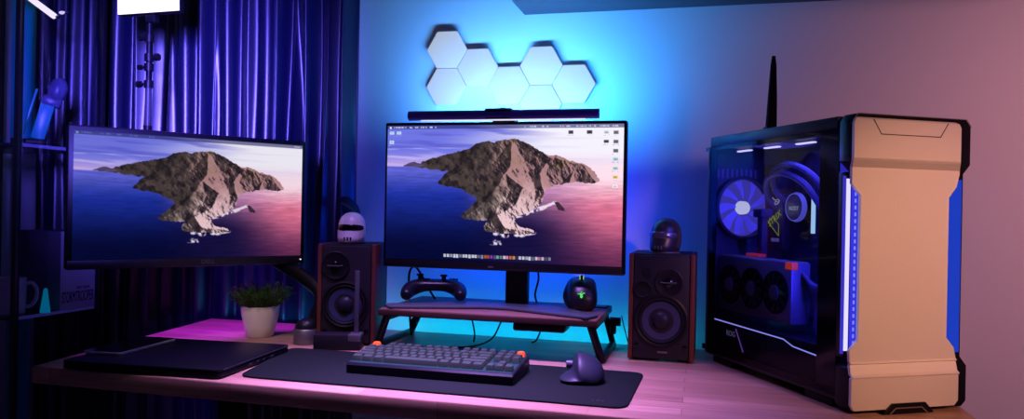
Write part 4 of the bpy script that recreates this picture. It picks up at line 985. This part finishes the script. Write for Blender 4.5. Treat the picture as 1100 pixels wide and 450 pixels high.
# mug
mg = thing('mug', 'white mug with a handle on the lower cabinet shelf', 'mug', (-1.836, 1.645, SZ), R(35))
B().lathe([(0.0005, 0.0), (0.036, 0.0), (0.039, 0.003), (0.041, 0.05), (0.0415, 0.098), (0.040, 0.0995), (0.0385, 0.098), (0.0375, 0.01), (0.0005, 0.008)]).o('cup', mat('mug glaze', (0.62, 0.60, 0.70), 0.3), mg)
B().tube([(0.039, 0, 0.082), (0.055, 0, 0.084), (0.066, 0, 0.066), (0.064, 0, 0.040), (0.052, 0, 0.022), (0.039, 0, 0.020)], 0.0052, 10).o('handle', mat('mug glaze', (0.62, 0.60, 0.70), 0.3), mg)
# teal cone, its reflected glow put into the material
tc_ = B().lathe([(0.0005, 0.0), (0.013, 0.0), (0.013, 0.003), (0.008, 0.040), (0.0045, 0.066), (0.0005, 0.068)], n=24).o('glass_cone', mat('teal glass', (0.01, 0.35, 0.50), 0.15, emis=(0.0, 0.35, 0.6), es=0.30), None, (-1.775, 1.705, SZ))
tag(tc_, 'small teal glass cone beside the mug on the cabinet shelf', 'ornament')
# tilted model on the upper shelf
md = thing('desk_model', 'tilted teal and grey model on the upper cabinet shelf', 'model', (-1.820, 1.685, 1.2445), R(45))
B().box((0, 0, 0.009), (0.085, 0.05, 0.018), 0.004).o('model_base', BLACK, md)
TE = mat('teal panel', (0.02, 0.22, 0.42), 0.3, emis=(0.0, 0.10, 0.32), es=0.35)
T1 = Matrix.Translation((0.012, 0, 0.018)) @ Matrix.Rotation(R(14), 4, 'Y')
B().box((0.006, 0, 0.055), (0.034, 0.020, 0.105), 0.003).xf(T1).o('slab', TE, md)
B().box((-0.030, 0, 0.070), (0.006, 0.014, 0.135), 0.001).xf(T1).o('blade', TE, md)
B().sph((0.018, 0, 0.150), 0.030, 24, (0.8, 0.7, 1.25)).box((0.012, 0, 0.115), (0.05, 0.026, 0.03), 0.008).xf(T1).o('head', mat('model grey', (0.10, 0.10, 0.22), 0.35), md)
# glowing bar added for a light panel's reflection in the cabinet glass
tl = thing('panel_reflection', 'slanting white glowing bar standing in for a reflection in the glass cabinet', 'lamp', (-2.142, 1.75, 1.834))
te = Vector((0.332, 0.0, -0.214))
B().tube([te * 0.02, te], 0.0085, 14, 1).o('tube', emit('reflected bar glow', (0.80, 0.72, 1.0), 1.5), tl)
B().tube([te * 0.0, te * 0.03 + Vector((0, 0.012, 0)), te * 1.01 + Vector((0, 0.012, 0))], 0.004, 10, 1).o('spine', BLACK, tl)
B().tube([te + Vector((0, 0.006, 0)), te + Vector((0.030, 0.0, 0.004)), te + Vector((0.050, 0, 0.010))], 0.0028, 8, 2).o('arm', GREYM, tl)
B().sph(te + Vector((0.030, -0.002, 0.008)), 0.008, 16, (1.2, 1, 0.6)).o('glint', emit('bulb glow', (0.70, 0.60, 1.0), 1.2), tl)
# puck light on the cabinet back
pk = B().sph((0, 0, 0), 0.020, 20, (0.35, 1.0, 0.6)).o('puck_light', emit('puck glow', (0.42, 0.25, 1.0), 1.1), None, (-2.132, 1.80, 1.44))
tag(pk, 'small violet puck light glowing inside the glass cabinet', 'lamp')

# ------------------------------------------------------------------ cables
def cable(label, pts, r=0.0022):
    o = B().tube(pts, r, 8, 8).o('cable', RUBBER); tag(o, label, 'cable', 'desk cables'); return o
cable('black cable hanging under the left half of the riser', [(-0.600, 1.90, 0.834), (-0.585, 1.88, 0.81), (-0.572, 1.87, 0.77), (-0.570, 1.86, 0.7525), (-0.565, 1.84, 0.7522)])
cable('looped black cable under the middle of the riser', [(-0.49, 1.86, 0.834), (-0.497, 1.845, 0.80), (-0.512, 1.82, 0.765), (-0.545, 1.775, 0.7525), (-0.60, 1.74, 0.7522)])
cable('pale cable drooping below the monitor neck under the riser', [(-0.395, 1.93, 0.83), (-0.402, 1.915, 0.79), (-0.412, 1.90, 0.757), (-0.42, 1.88, 0.7522)])
cable('black cable rising beside the left speaker to the wide monitor', [(-0.748, 1.870, 0.7522), (-0.752, 1.868, 0.80), (-0.756, 1.865, 0.88), (-0.752, 1.862, 0.925), (-0.735, 1.86, 0.935), (-0.71, 1.855, 0.905), (-0.69, 1.85, 0.875), (-0.675, 1.85, 0.8545)], 0.003)
cable('thin cable hanging behind the monitor neck to the riser', [(-0.405, 1.845, 0.96), (-0.400, 1.85, 0.92), (-0.408, 1.85, 0.88), (-0.402, 1.852, 0.8545)], 0.0025)
cable('thin black cable beside the right leg of the riser', [(-0.195, 1.90, 0.83), (-0.188, 1.905, 0.80), (-0.178, 1.915, 0.76), (-0.176, 1.925, 0.7525)], 0.0015)

# ------------------------------------------------------------------ lights
lampobj('bar_backlight', 'AREA', 0.90, (0.40, 0.62, 1.0), None, (-0.52, 1.836, 1.325), (-0.52, 2.02, 1.54), (0.36, 0.02), 150)
lampobj('bar_backlight_wide', 'AREA', 4.8, (0.0, 0.31, 1.0), None, (-0.47, 1.836, 1.32), (-0.46, 2.02, 1.52), (0.44, 0.02), 165)
lampobj('desk_strip_light', 'AREA', 0.42, (0.0, 0.58, 0.75), None, (-0.47, 1.968, 0.735), (-0.47, 2.02, 0.80), (0.85, 0.012), 175)
lampobj('desk_strip_end', 'AREA', 0.30, (0.0, 0.40, 0.90), None, (-1.14, 1.954, 0.748), (-1.14, 1.975, 0.90), (0.42, 0.004), 170)
lampobj('monitor_backlight', 'AREA', 3.0, (0.0, 0.042, 1.0), None, (-0.4845, 1.835, 1.12), (-0.4845, 2.02, 1.12), (0.40, 0.24), 180)
lampobj('overhead_lamp', 'AREA', 16.0, (0.50, 0.25, 1.0), None, (-0.50, 1.33, 1.95), (-0.50, 1.31, 0.75), (0.5, 0.2), 54)
lampobj('tower_lamp', 'SPOT', 68.0, (1.0, 0.435, 0.275), None, (0.95, 0.28, 1.55), (0.36, 1.45, 0.99), None, 30, 0.06)
lampobj('warm_wall_lamp', 'SPOT', 40.0, (1.0, 0.40, 0.50), None, (1.30, 0.85, 1.55), (0.93, 2.02, 1.10), None, 84, 0.20)
lampobj('curtain_fill', 'AREA', 7.0, (0.14, 0.10, 1.0), None, (-0.55, 0.25, 1.55), (-1.50, 1.95, 1.45), (0.10, 0.4), 33)  # added violet light, placed to give the curtain folds their highlights
lampobj('panel_lamp', 'AREA', 3.4, (0.34, 0.02, 1.0), None, (-1.36, 1.60, 1.62), (-1.22, 1.74, 0.75), (0.17, 0.10), 58)
lampobj('pot_fill', 'SPOT', 40.0, (1.0, 0.74, 0.62), None, (-0.85, 0.65, 1.90), (-1.05, 1.59, 0.76), None, 23, 0.08)  # added fill that brightens the plant pot and the left of the desk

w = bpy.data.worlds.new('World'); scene.world = w; w.use_nodes = True
w.node_tree.nodes['Background'].inputs[0].default_value = (0.010, 0.012, 0.06, 1); w.node_tree.nodes['Background'].inputs[1].default_value = 0.35

# ------------------------------------------------------------------ camera
cam = bpy.data.cameras.new('camera'); co_ = bpy.data.objects.new('camera', cam); COL.objects.link(co_)
cam.sensor_width = 36; cam.lens = 36 * 804.6 / 1100; cam.shift_y = 1.1 / 1100
cam.clip_start = 0.01
co_.matrix_world = Matrix.Translation((0, 0, 1.09)) @ Matrix.Rotation(R(14.33), 4, 'Z') @ Matrix.Rotation(PI / 2, 4, 'X') @ Matrix.Rotation(0.0197, 4, 'Z')
scene.camera = co_
scene.view_settings.view_transform = 'Standard'; scene.view_settings.look = 'None'
scene.view_settings.exposure = 0.0; scene.view_settings.gamma = 1.0; scene.view_settings.use_curve_mapping = False
scene.cycles.max_bounces = 8; scene.cycles.transparent_max_bounces = 12
